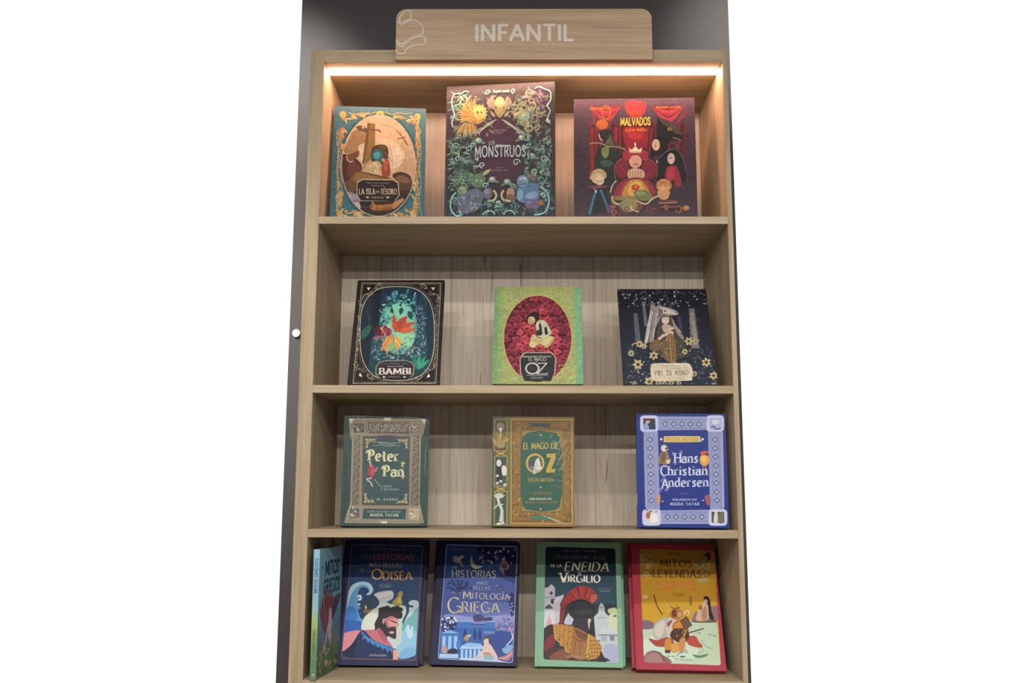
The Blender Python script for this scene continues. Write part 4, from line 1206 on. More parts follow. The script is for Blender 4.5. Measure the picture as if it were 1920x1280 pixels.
def art_flying(s):
    tan, lt, dk = '#8d8470', '#b3aa90', '#4b4340'
    # tan strapwork frame
    s.p(tan, [(190, 105), (972, 112), (962, 180), (945, 250), (920, 300), (905, 960), (925, 1040), (950, 1170), (900, 1180), (150, 1172), (140, 1165), (175, 1040), (210, 960), (222, 310), (205, 260)], 0)
    s.l(lt, 8, [(190, 108), (972, 114)]); s.l(lt, 6, [(190, 112), (205, 300), (222, 320), (205, 960), (145, 1165)]); s.l(lt, 6, [(972, 116), (945, 250), (918, 300), (902, 960), (948, 1170)])
    s.p('#d8cfb4', [(545, 98), (615, 98), (620, 122), (580, 130), (540, 120)], 0)
    s.p('#d8cfb4', [(505, 1152), (580, 1154), (570, 1176), (520, 1174)], 0)
    s.p('#d9d0b8', [(185, 105), (240, 108), (205, 160)], 0); s.p('#d9d0b8', [(975, 112), (920, 112), (955, 165)], 0)
    # braided panels
    s.p('#3a3230', [(385, 145), (800, 148), (796, 255), (385, 252)], 0)
    braid(s, 395, 790, 155, 245, 395, 790, ['#b5ab96', '#8f8676', '#a08c84', '#c3bba8'], 16, 3, 15)
    s.p('#37302e', [(245, 280), (302, 282), (286, 985), (215, 985)], 0)
    braid(s, 250, 298, 285, 980, 220, 282, ['#8b8272', '#a59c8a', '#6f675c'], 3, 28, 12)
    s.p('#37302e', [(845, 285), (905, 285), (898, 990), (815, 990)], 0)
    braid(s, 850, 900, 290, 985, 820, 892, ['#8b8272', '#a59c8a', '#6f675c'], 3, 28, 12)
    # corner vignettes: pale generic foliage
    for x0, y0, x1, y1, bgc, seed in ((225, 150, 345, 255, '#5d554b', 1), (815, 150, 925, 258, '#8a7d69', 2), (190, 1015, 298, 1128, '#5f5664', 3), (800, 1025, 902, 1135, '#b0a283', 4)):
        s.p(bgc, [(x0, y0), (x1, y0), (x1, y1), (x0, y1)], 0)
        s.scatter(22, 70 + seed, rect(x0 + 12, x1 - 30, y0 + 10, y1 - 10), leafshape(s, 16, 44, .45), ['#b9b0a0', '#8c8478', '#d4ccbc', '#6d655c'])
        s.l(lt, 5, [(x0, y0), (x1, y0), (x1, y1), (x0, y1)], 0, True)
    # green tablet
    s.p('#4d463f', [(328, 285), (810, 288), (800, 992), (318, 988)], 0)
    gr = '#2d4d4e'
    s.p(gr, [(440, 295), (500, 280), (640, 280), (720, 305), (770, 350), (790, 430), (785, 860), (760, 930), (700, 965), (620, 985), (470, 980), (380, 940), (340, 860), (345, 440), (370, 350)], 3)
    s.p('#3d3d4c', [(450, 300), (540, 284), (690, 296), (720, 330), (430, 330)], 3)
    for x, y, sx, sy in ((350, 300, 1, 1), (795, 305, -1, 1), (335, 975, 1, -1), (790, 980, -1, -1)):
        for i in range(5):
            s.leaf(['#a8a088', '#8a826e'][i % 2], x + sx * (6 + i * 20), y + sy * 8, 50 - i * 4, 20, (90 if sy > 0 else -90) - sx * sy * 30)
            s.leaf(['#b5ad94', '#8f8772'][i % 2], x + sx * 8, y + sy * (10 + i * 20), 46 - i * 4, 18, (0 if sx > 0 else 180) + sx * sy * 30)
        s.l('#9d957e', 5, [(x, y + sy * 110), (x + sx * 30, y + sy * 60), (x + sx * 60, y + sy * 34), (x + sx * 130, y + sy * 4)], 4)
    s.l('#8fa39a', 5, [(425, 345), (500, 345), (570, 352), (640, 358), (715, 345)], 4); s.l('#8fa39a', 5, [(430, 380), (520, 378), (600, 386), (710, 378)], 4)
    s.t('ANOTADO', 485, 650, 366, 384, 20, '#8b9c96', 16, 'flat')
    s.t('Peter', 385, 692, 534, 540, 108, '#dcd9ac', 22)
    s.curl('#dcd9ac', 12, 392, 460, 30, 180, 1.0, 1)
    s.t('Pan', 540, 745, 695, 698, 108, '#d5d3a6', 22)
    s.curl('#d5d3a6', 12, 548, 622, 28, 180, 1.0, 1)
    s.l('#d5d3a6', 10, [(738, 690), (742, 706), (728, 714)], 3)
    # small crossed sparkle, and a red feather with pale fronds
    s.l('#cfd0a6', 8, [(735, 540), (738, 612)]); s.l('#cfd0a6', 8, [(716, 562), (762, 560)]); s.leaf('#cfd0a6', 736, 575, 30, 10, -40); s.leaf('#cfd0a6', 736, 575, 30, 10, 140)
    s.leaf('#9c3f50', 415, 720, 170, 74, -92); s.leaf('#b34a58', 425, 700, 130, 40, -85); s.leaf('#c0606a', 440, 660, 80, 24, -55)
    s.l('#c9bba8', 9, [(400, 550), (415, 600)], 0); s.e('#d8cdb8', 400, 552, 10, 10)
    s.l('#cbb9a4', 13, [(420, 715), (370, 725), (410, 760), (425, 800)], 4); s.l('#b5a592', 6, [(450, 725), (490, 780), (520, 800), (515, 835)], 4)
    s.t('Edición', 540, 622, 806, 806, 22, '#9fb0a4', 18, 'serif', 14, .2)
    s.t('del centenario', 540, 692, 836, 836, 22, '#9fb0a4', 18, 'serif', 14, .2)
    s.t('J. M. BARRIE', 415, 688, 943, 943, 24, '#b9b39a', 18, 'serif', 40)
    # lower tablet
    s.p('#2b4a4d', [(335, 1025), (770, 1030), (762, 1130), (328, 1126)], 0)
    s.t('EDICIÓN, TRADUCCIÓN Y NOTAS DE', 378, 715, 1062, 1066, 17, '#93a39c', 18, 'flat')
    s.t('MARIA TATAR', 405, 690, 1102, 1104, 26, '#d3d0bc', 22, 'serif', 30)

def art_wizard(s):
    gold, gd, gl = '#8c6a32', '#664a1c', '#bf9a55'
    s.p(gold, [(100, 85), (935, 92), (950, 1225), (85, 1220)], 0)
    # left strip of three green panels on the wrap-round spine edge
    s.p('#4f5a34', [(100, 85), (262, 88), (262, 1220), (85, 1220)], 0)
    s.p('#6d6a38', [(245, 88), (288, 88), (288, 1220), (245, 1220)], 0)
    for y0, y1, c in ((115, 435, '#5a4a3a'), (490, 795, '#35503f'), (850, 1190, '#3a503c')):
        s.p(c, [(124, y0), (248, y0), (244, y1), (120, y1)], 0)
        s.l('#b7a66a', 6, [(124, y0), (248, y0), (244, y1), (120, y1)], 0, True)
    for y in (462, 825):
        for i in range(4): s.leaf('#b58d3c', 185, y, 60, 18, [20, 160, -20, 200][i])
        s.e('#c9a550', 185, y, 12, 12)
    # potted ferns and pale blooms on the three panels
    for i in range(9): s.leaf(['#9a8148', '#b39a60', '#7d6a44'][i % 3], 182, 390, 190 - abs(i - 4) * 18, 34, -90 + (i - 4) * 15)
    s.e('#8d8078', 182, 190, 40, 44); s.p('#e8e2d4', [(165, 205), (200, 205), (184, 245)], 3); s.p('#a08a54', [(150, 330), (215, 330), (222, 400), (145, 400)], 3)
    s.p('#20262c', [(150, 570), (205, 590), (205, 700), (180, 760), (150, 740)], 3)
    s.e('#d8d4cc', 166, 560, 26, 36); s.p('#d8d8d8', [(198, 590), (240, 600), (240, 680), (200, 680)], 3)
    for x, y in ((185, 745), (150, 765), (225, 780), (150, 690)): s.e('#cfc9bc', x, y, 16, 14)
    for i in range(6): s.leaf('#c9c7bc', 170, 920, 70, 22, -150 + i * 24)
    s.l('#d0cec4', 26, [(150, 900), (170, 980), (195, 1040), (180, 1160)], 4); s.l('#b9b8b0', 18, [(205, 1040), (205, 1160)], 0)
    s.l('#c4c2b8', 14, [(115, 1025), (160, 985), (210, 985)], 4); s.e('#dcdad0', 165, 1180, 26, 12); s.e('#dcdad0', 205, 1172, 20, 10)
    # gilt frame: rules, rosettes and arabesques
    s.l('#c6ad6c', 7, [(290, 115), (910, 118), (916, 1180), (290, 1175)], 0, True)
    s.l(gd, 5, [(308, 136), (892, 138), (896, 1155), (308, 1150)], 0, True)
    rnd = random.Random(8)
    def border(r):
        k = r.random()
        if k < .3: return (r.uniform(312, 388), r.uniform(150, 1140))
        if k < .6: return (r.uniform(822, 888), r.uniform(150, 1140))
        if k < .8: return (r.uniform(312, 890), r.uniform(146, 205))
        return (r.uniform(312, 890), r.uniform(1075, 1145))
    s.scatter(210, 81, border, leafshape(s, 12, 34, .4), [gd, gl, '#5f431a', '#a88242', '#8a6529'])
    scrolls(s, 82, 60, border, [gd, gl, '#644820', '#b18c48'], 5, (10, 22))
    s.l(gd, 5, [(395, 215), (815, 218), (820, 1060), (390, 1055)], 0, True)
    s.p('#7c6b3c', [(395, 215), (815, 218), (820, 1060), (390, 1055)], 0)
    s.p('#96783a', [(402, 222), (808, 225), (813, 1052), (398, 1048)], 0)
    # deep green tablet with stepped ends
    g = '#2c5a4a'
    s.p(g, [(408, 280), (430, 270), (430, 250), (470, 245), (590, 222), (720, 245), (762, 250), (765, 270), (785, 290), (790, 350), (808, 420), (812, 880), (790, 960), (785, 1015), (760, 1025), (755, 1040), (700, 1048), (600, 1062), (490, 1045), (432, 1040), (428, 1020), (405, 1005), (400, 930), (386, 880), (388, 420)], 0)
    s.l('#b99a50', 5, [(408, 280), (430, 270), (430, 250), (470, 245), (590, 222), (720, 245), (762, 250), (765, 270), (785, 290)], 0)
    s.l('#b99a50', 5, [(785, 1015), (760, 1025), (755, 1040), (700, 1048), (600, 1062), (490, 1045), (432, 1040), (428, 1020), (405, 1005)], 0)
    s.p('#46555a', [(495, 152), (690, 154), (690, 192), (495, 190)], 0)
    s.t('ANOTADO', 515, 668, 180, 182, 16, '#2f3b40', 20, 'flat')
    for x, y in ((592, 276), (592, 806), (592, 1030)): s.leaf('#d3cfae', x - 10, y, 20, 16, 0)
    s.t('EL MAGO', 415, 668, 418, 414, 62, '#c2aa58', 21)
    s.t('DE', 698, 772, 414, 412, 60, '#c2aa58', 21)
    # big O with pale blossoms inside, big Z
    s.ring('#c9a84c', 21, 535, 562, 84, 90); s.ring('#8d7034', 4, 535, 562, 72, 78)
    s.e('#4d4a5c', 510, 580, 44, 50); s.scatter(18, 83, disk(510, 580, 44, 44), leafshape(s, 18, 40, .4), ['#6a6480', '#8c86a0', '#443f55'])
    s.p('#d3d8d6', [(550, 520), (575, 510), (590, 580), (600, 620), (540, 630), (530, 570)], 4); s.p('#b3bcc0', [(520, 600), (545, 590), (545, 660), (515, 670)], 3)
    s.scatter(14, 84, disk(565, 580, 34, 60), leafshape(s, 14, 34, .4), ['#e8eae4', '#aab4ba', '#cfd6d2'])
    s.p('#c9a84c', [(655, 465), (745, 462), (745, 500), (700, 625), (738, 618), (738, 655), (648, 660), (650, 622), (700, 500), (655, 505)], 0)
    s.l('#8d7034', 4, [(672, 480), (728, 478), (675, 640), (725, 640)], 0)
    s.t('EDICIÓN ANOTADA', 462, 722, 752, 750, 38, '#a99a4e', 20)
    s.t('L. FRANK BAUM', 480, 702, 886, 884, 34, '#7d7444', 18)
    s.t('EDICIÓN, INTRODUCCIÓN Y NOTAS', 480, 706, 934, 934, 16, '#c8cab2', 24, 'flat')
    s.t('MICHAEL PATRICK HEARN', 430, 765, 976, 974, 28, '#7d7848', 17)
    s.p('#2c6a52', [(492, 1098), (700, 1100), (700, 1140), (492, 1138)], 0)
    s.l('#8fa37a', 4, [(500, 1110), (690, 1112)]); s.l('#8fa37a', 4, [(500, 1130), (690, 1130)])

def art_tales(s):
    lace, dk = '#8f97c2', '#5a608c'
    bl = '#1c3182'
    # lilac lace frame with toothed edges
    s.p(lace, [(175, 112), (955, 118), (978, 1180), (196, 1178)], 0)
    for i in range(62):
        t = i / 61
        y = 270 + t * 740
        x0 = 172 + (y - 120) * .022; x1 = 952 + (y - 120) * .021
        s.raw([[(x0 + 6, y - 5), (x0 - 12, y), (x0 + 6, y + 5)], [(x1 - 6, y - 5), (x1 + 14, y), (x1 - 6, y + 5)]], '#b4bce0', 0, False)
    for i in range(40):
        x = 305 + i * 12.6
        s.raw([[(x, 120), (x + 6, 106), (x + 12, 120)]], '#b4bce0', 0, False)
        s.raw([[(x + 25, 1172), (x + 31, 1188), (x + 37, 1172)]], '#b4bce0', 0, False)
    s.k += 1
    # inner field
    s.p(bl, [(308, 245), (815, 240), (838, 1045), (330, 1050)], 0)
    s.l('#7f8cc0', 8, [(308, 245), (815, 240), (838, 1045), (330, 1050)], 0, True)
    # square cells with rosettes
    def cell(x, y, r):
        s.raw([[(x - r, y - r), (x + r, y - r), (x + r, y + r), (x - r, y + r)]], '#868db4', 0, False)
        s.raw(ribbon(_arc(x, y, r * .68, r * .68, 0, 360, 12), r * .3), '#5d648e', 1, False)
        s.raw([s.epts(x, y, r * .36, r * .36, 0, 8)], '#c8cfe6', 2, False)
        s.raw([s.epts(x, y, r * .16, r * .16, 0, 6)], '#4d5480', 3, False)
        for k in range(4):
            a = k * math.pi / 2 + .785
            s.raw([s.leafp(x + r * .8 * math.cos(a), y + r * .8 * math.sin(a), r * .4, r * .25, a)], '#c8cfe6', 4, False)
    for i in range(8):
        cell(232 + i * 2.2, 340 + i * 87, 32)
        cell(882 + i * 3.0, 340 + i * 87, 32)
    for i in range(5):
        cell(385 + i * 84, 185 + i * .2, 32)
        cell(408 + i * 86, 1112 + i * .5, 32)
    s.k += 6
    for x0, xb in ((196, 214), (268, 290), (846, 868), (918, 944)):
        s.l('#6d75a6', 4, [(x0, 275), (xb, 1030)])
    for y, x0, x1 in ((142, 310, 800), (228, 310, 810), (1068, 335, 835), (1158, 340, 840)):
        s.l('#6d75a6', 4, [(x0, y), (x1, y)])
    # four corner pictures
    for x, y, w, h in ((148, 105, 155, 150), (810, 105, 150, 150), (170, 1045, 160, 148), (832, 1045, 160, 150)):
        s.e('#b3bade', x + w / 2, y + h / 2, w * .6, h * .56, 0, 24, 5)
        s.p('#c6cceb', [(x, y), (x + w, y), (x + w, y + h), (x, y + h)], 0)
    s.p('#2d3350', [(165, 128), (285, 130), (290, 240), (168, 240)], 0); s.p('#8fa0c8', [(170, 200), (200, 165), (225, 240), (168, 240)], 3); s.e('#caa898', 212, 155, 22, 24); s.p('#6a3a30', [(180, 135), (240, 132), (235, 150), (190, 152)], 3)
    s.p('#a8b0d6', [(825, 125), (945, 125), (950, 245), (828, 245)], 0); s.l('#3c4058', 10, [(840, 215), (875, 210), (890, 235), (940, 225)], 4); s.e('#c9cfe6', 890, 165, 40, 26)
    s.p('#c8c8d0', [(188, 1065), (308, 1065), (312, 1178), (190, 1178)], 0); s.p('#a5654a', [(200, 1070), (240, 1080), (225, 1130), (195, 1120)], 3); s.scatter(16, 91, rect(195, 300, 1050, 1070), leafshape(s, 12, 26, .5), ['#8f3f3a', '#3f6a4a', '#c9c4b0'])
    s.p('#e2e0dc', [(240, 1090), (300, 1080), (310, 1160), (240, 1170)], 4)
    s.p('#4b4a44', [(848, 1062), (975, 1062), (978, 1172), (850, 1172)], 0); s.p('#cfccb8', [(880, 1070), (905, 1060), (912, 1165), (870, 1165)], 3); s.p('#6a6a5c', [(925, 1080), (970, 1070), (972, 1168), (920, 1168)], 3); s.e('#d8d2bc', 895, 1066, 14, 12)
    # yellow label
    s.p('#d9bf74', smooth([(375, 312), (395, 306), (710, 306), (735, 315), (738, 345), (730, 365), (400, 368), (372, 358)], True, 2), 0)
    s.l('#a88a48', 4, [(392, 316), (716, 316), (716, 358), (392, 358)], 0, True)
    s.t('EDICIÓN ANOTADA', 400, 708, 348, 348, 22, '#a5813e', 18, 'flat', 22)
    s.leaf('#c9cfe6', 330, 337, 32, 26, 0); s.leaf('#c9cfe6', 775, 337, 32, 26, 180)
    # grey goose in a brown shawl, yellow chick in a red cap
    s.p('#8f7458', [(345, 470), (400, 455), (420, 500), (430, 570), (330, 580), (320, 530)], 4); s.p('#6f563f', [(350, 480), (390, 470), (380, 560), (340, 560)], 3)
    s.e('#d0cdc4', 375, 425, 32, 36); s.e('#3a3434', 398, 430, 12, 12); s.p('#c98a4a', [(400, 430), (425, 440), (402, 450)], 0); s.l('#3d3a4c', 5, [(350, 395), (395, 400), (418, 420)], 3)
    s.p('#d9c99a', [(395, 545), (440, 540), (430, 580), (400, 585)], 0); s.l('#c27a4a', 8, [(365, 580), (372, 605)]); s.l('#c27a4a', 8, [(390, 580), (395, 605)])
    s.e('#d8a04c', 778, 545, 48, 60); s.e('#e6b85e', 770, 530, 28, 36); s.p('#c0604a', [(735, 470), (770, 455), (815, 460), (820, 490), (760, 500)], 4); s.e('#4a3230', 800, 486, 16, 14)
    s.l('#c8803c', 7, [(765, 600), (760, 640)]); s.l('#c8803c', 7, [(790, 600), (790, 640)])
    # title
    W_ = '#ccd3ec'
    s.t('H', 475, 545, 572, 572, 96, W_, 19); s.curl('#98a4d8', 6, 470, 480, 20, 0, 1.1, 1); s.curl('#98a4d8', 6, 480, 575, 16, 90, 1.1, -1); s.curl('#98a4d8', 6, 545, 468, 16, 200, 1.1, 1)
    s.t('ans', 552, 712, 572, 570, 96, W_, 18)
    s.t('C', 340, 405, 700, 698, 96, W_, 19); s.curl('#98a4d8', 6, 345, 620, 22, 60, 1.1, 1); s.curl('#98a4d8', 6, 372, 715, 18, 0, 1.1, -1)
    s.t('hristian', 412, 806, 698, 694, 92, W_, 18)
    s.t('A', 350, 415, 830, 828, 96, W_, 19); s.curl('#98a4d8', 6, 355, 750, 20, 0, 1.1, 1); s.curl('#98a4d8', 6, 345, 838, 18, 90, 1.1, 1); s.curl('#98a4d8', 6, 400, 840, 18, 200, 1.1, -1)
    s.t('ndersen', 420, 815, 812, 808, 92, W_, 18)
    s.l('#a05a6a', 5, [(530, 884), (620, 882)])
    s.t('EDICIÓN, INTRODUCCIÓN Y NOTAS', 458, 700, 950, 950, 17, '#b9c2e2', 20, 'flat')
    s.t('MARIA TATAR', 437, 725, 998, 998, 28, '#c0c8e4', 20, 'serif', 30)
    s.p('#c9905a', [(305, 900), (335, 895), (335, 960), (310, 990)], 4); s.leaf('#b9bfdc', 350, 965, 26, 12, -40); s.p('#9a5a66', [(785, 905), (830, 895), (840, 970), (810, 1000), (785, 950)], 4); s.leaf('#b9bfdc', 775, 945, 26, 12, 170)
# ------------------------------------------------------------------ artwork, lowest shelf
def rrect(x0, y0, x1, y1, xb1, yb1, xb0, yb0, r):
    """rounded quadrilateral TL TR BR BL"""
    P = [(x0, y0), (x1, y1), (xb1, yb1), (xb0, yb0)]
    out = []
    for i in range(4):
        p, a, b = P[i], P[i - 1], P[(i + 1) % 4]
        la, lb = math.hypot(a[0] - p[0], a[1] - p[1]), math.hypot(b[0] - p[0], b[1] - p[1])
        s = (p[0] + (a[0] - p[0]) * r / la, p[1] + (a[1] - p[1]) * r / la)
        e = (p[0] + (b[0] - p[0]) * r / lb, p[1] + (b[1] - p[1]) * r / lb)
        for k in range(5):
            t = k / 4
            out.append(tuple((1 - t) ** 2 * s[c] + 2 * t * (1 - t) * p[c] + t * t * e[c] for c in (0, 1)))
    return out

def art_voyage(s):
    pane = rrect(226, 78, 892, 90, 825, 1168, 125, 1150, 26)
    s.p('#22395c', pane)
    s.p('#243f68', [(210, 330), (880, 340), (850, 700), (190, 700)], 0)
    s.p('#1d2f4f', [(228, 90), (888, 96), (884, 170), (222, 165)], 0)
    # big wave, left
    s.p('#5c97c8', [(195, 520), (240, 450), (320, 425), (390, 440), (425, 490), (415, 535), (385, 555), (360, 548), (385, 520), (370, 490), (320, 480), (290, 510), (280, 560), (310, 570), (315, 595), (290, 600), (275, 630), (320, 650), (318, 680), (285, 690), (300, 760), (340, 800), (330, 860), (150, 910), (170, 700)], 3)
    s.p('#a9cbd8', [(195, 520), (240, 450), (320, 428), (390, 442), (424, 492), (414, 533), (386, 552), (362, 546), (392, 515), (370, 470), (310, 458), (250, 500), (215, 560), (190, 640), (180, 700)], 3)
    s.l('#cfe2e4', 18, [(275, 565), (305, 560), (308, 590), (285, 600)], 4); s.l('#cfe2e4', 14, [(275, 640), (310, 640), (312, 670)], 4)
    s.p('#2f62b4', [(160, 780), (260, 790), (340, 815), (330, 860), (150, 910)], 3)
    s.p('#3a78c2', [(180, 680), (240, 660), (280, 740), (260, 790), (170, 780)], 3)
    # foam behind the head, sail and little boats
    s.p('#c2cfc8', [(410, 700), (480, 640), (540, 620), (600, 640), (680, 650), (730, 660), (735, 720), (700, 800), (710, 900), (690, 1000), (650, 1060), (560, 1020), (540, 900), (330, 900), (320, 860), (350, 760)], 3)
    s.p('#d8dcd0', [(355, 745), (470, 740), (500, 860), (320, 880)], 4)
    s.p('#b7bdc4', [(432, 548), (500, 520), (600, 512), (618, 560), (590, 600), (480, 640), (475, 600)], 3)
    s.p('#c9cbcc', [(440, 548), (600, 515), (610, 545), (470, 590)], 0)
    s.p('#2b3f58', [(300, 640), (420, 560), (470, 590), (480, 640), (420, 690), (330, 690)], 3)
    s.p('#a88f48', [(600, 630), (650, 570), (665, 530), (690, 515), (705, 540), (690, 580), (700, 640), (660, 660)], 3); s.p('#c9b462', [(640, 620), (680, 560), (690, 630)], 0)
    s.l('#b59a50', 8, [(340, 690), (370, 710), (420, 690)], 4); s.leaf('#c9b870', 360, 690, 46, 22, -100); s.p('#8a6a3a', [(330, 700), (410, 690), (390, 720), (345, 720)], 3)
    # wave, right
    s.p('#b9ccd4', [(760, 620), (800, 600), (850, 615), (855, 700), (800, 740), (780, 780), (715, 810), (760, 720), (765, 670), (800, 670), (800, 650), (770, 650)], 3)
    s.p('#6fb0b4', [(720, 800), (780, 750), (850, 680), (845, 1000), (700, 900)], 3)
    s.p('#8fc4e0', [(700, 900), (760, 850), (775, 900), (800, 840), (815, 910), (835, 900), (830, 1100), (760, 1140), (660, 1140), (640, 1060), (690, 990)], 3)
    s.p('#bfdcec', [(730, 870), (760, 830), (772, 880), (790, 840), (800, 930), (760, 960)], 3)
    s.p('#78b0dc', [(690, 1080), (790, 1040), (830, 1090), (780, 1140), (670, 1150)], 3)
    # bearded man in a blue cloak, head turned right
    skin, sk2 = '#c0727c', '#d89a94'
    s.p('#d98c98', [(150, 910), (310, 885), (300, 960), (240, 1030), (130, 1080), (135, 960)], 3)
    s.p(skin, [(320, 885), (480, 880), (520, 900), (560, 970), (590, 1040), (330, 930)], 3)
    s.p('#a85a68', [(480, 860), (560, 900), (540, 1000), (500, 960), (470, 900)], 3)
    s.p(skin, [(520, 780), (600, 750), (660, 760), (655, 810), (640, 830), (648, 870), (620, 930), (560, 920), (520, 860)], 3)
    s.p(sk2, [(580, 790), (640, 770), (655, 790), (640, 840), (600, 850), (570, 830)], 3)
    s.p('#2c2430', [(440, 820), (470, 760), (480, 700), (530, 675), (570, 685), (610, 690), (650, 685), (700, 720), (695, 770), (650, 775), (600, 750), (550, 770), (520, 790), (530, 830), (560, 880), (600, 880), (640, 900), (635, 970), (600, 940), (545, 940), (520, 900), (480, 860), (450, 885)], 3)
    for i in range(7): s.e('#2a222e', 500 + i * 30, 690 - (i % 3) * 8, 26, 22)
    s.p('#332a36', [(540, 800), (560, 860), (620, 850), (640, 880), (635, 965), (560, 930), (520, 870)], 3)
    s.l('#2c2430', 11, [(590, 792), (615, 802), (645, 815)], 3); s.l('#8a4a54', 6, [(648, 800), (662, 835), (640, 848)], 3); s.e('#d8a49c', 600, 905, 24, 12)
    s.arc('#d8b4b0', 7, 528, 800, 12, 22, 90, 300)
    s.l('#2a222c', 10, [(470, 840), (440, 880)]); s.l('#2a222c', 10, [(460, 790), (440, 830)])
    s.p('#1d2e5c', [(140, 1090), (220, 1020), (310, 890), (350, 895), (420, 970), (520, 1030), (610, 1050), (605, 1165), (300, 1160), (150, 1135)], 3)
    s.p('#15233f', [(145, 1095), (220, 1025), (300, 900), (290, 1000), (240, 1150), (150, 1130)], 3)
    s.l('#2f6ab0', 26, [(318, 900), (360, 960), (430, 1010), (520, 1040), (608, 1060)], 5)
    s.l('#3f86c8', 7, [(322, 900), (370, 950), (440, 995), (530, 1025), (608, 1040)], 5)
    for i in range(6): s.arc('#5a9cd4', 9, 350 + i * 46, 965 + i * 24, 20, 20, 160, 380)
    s.l('#3a4a6c', 5, [(300, 920), (280, 1020), (240, 1150)])
    s.p('#d8a08c', [(612, 1060), (660, 1080), (660, 1160), (612, 1165)], 0)
    s.p('#403848', [(140, 1105), (190, 1140), (190, 1158), (135, 1148)], 0)
    s.surround('#20264a', pane)
    s.l('#7d5a66', 7, pane, 0, True)
    # title
    s.t('Lorenza Cingoli - Martina Forti', 395, 728, 128, 134, 19, '#7f8694', 12)
    s.t('LAS', 318, 410, 216, 218, 36, '#8a5f5c', 14)
    s.t('HISTORIAS', 430, 808, 220, 226, 54, '#9a625c', 15)
    s.t('MÁS BELLAS', 388, 698, 286, 292, 38, '#a8817a', 15)
    s.t('DE LA', 300, 405, 334, 338, 24, '#946e68', 16)
    s.t('O', 412, 512, 404, 405, 94, '#e8a85a', 14)
    s.t('DISEA', 516, 792, 406, 410, 76, '#e8a050', 15)
    s.t('ILUSTRACIONES DE', 480, 605, 458, 458, 10, '#8f98a4', 12, 'flat')
    s.t('Elisa Bellotti', 490, 592, 480, 482, 18, '#a8b0b8', 13)
    s.t('GRIBAUDO', 390, 548, 1128, 1130, 17, '#aab0b8', 18, 'flat', 34)

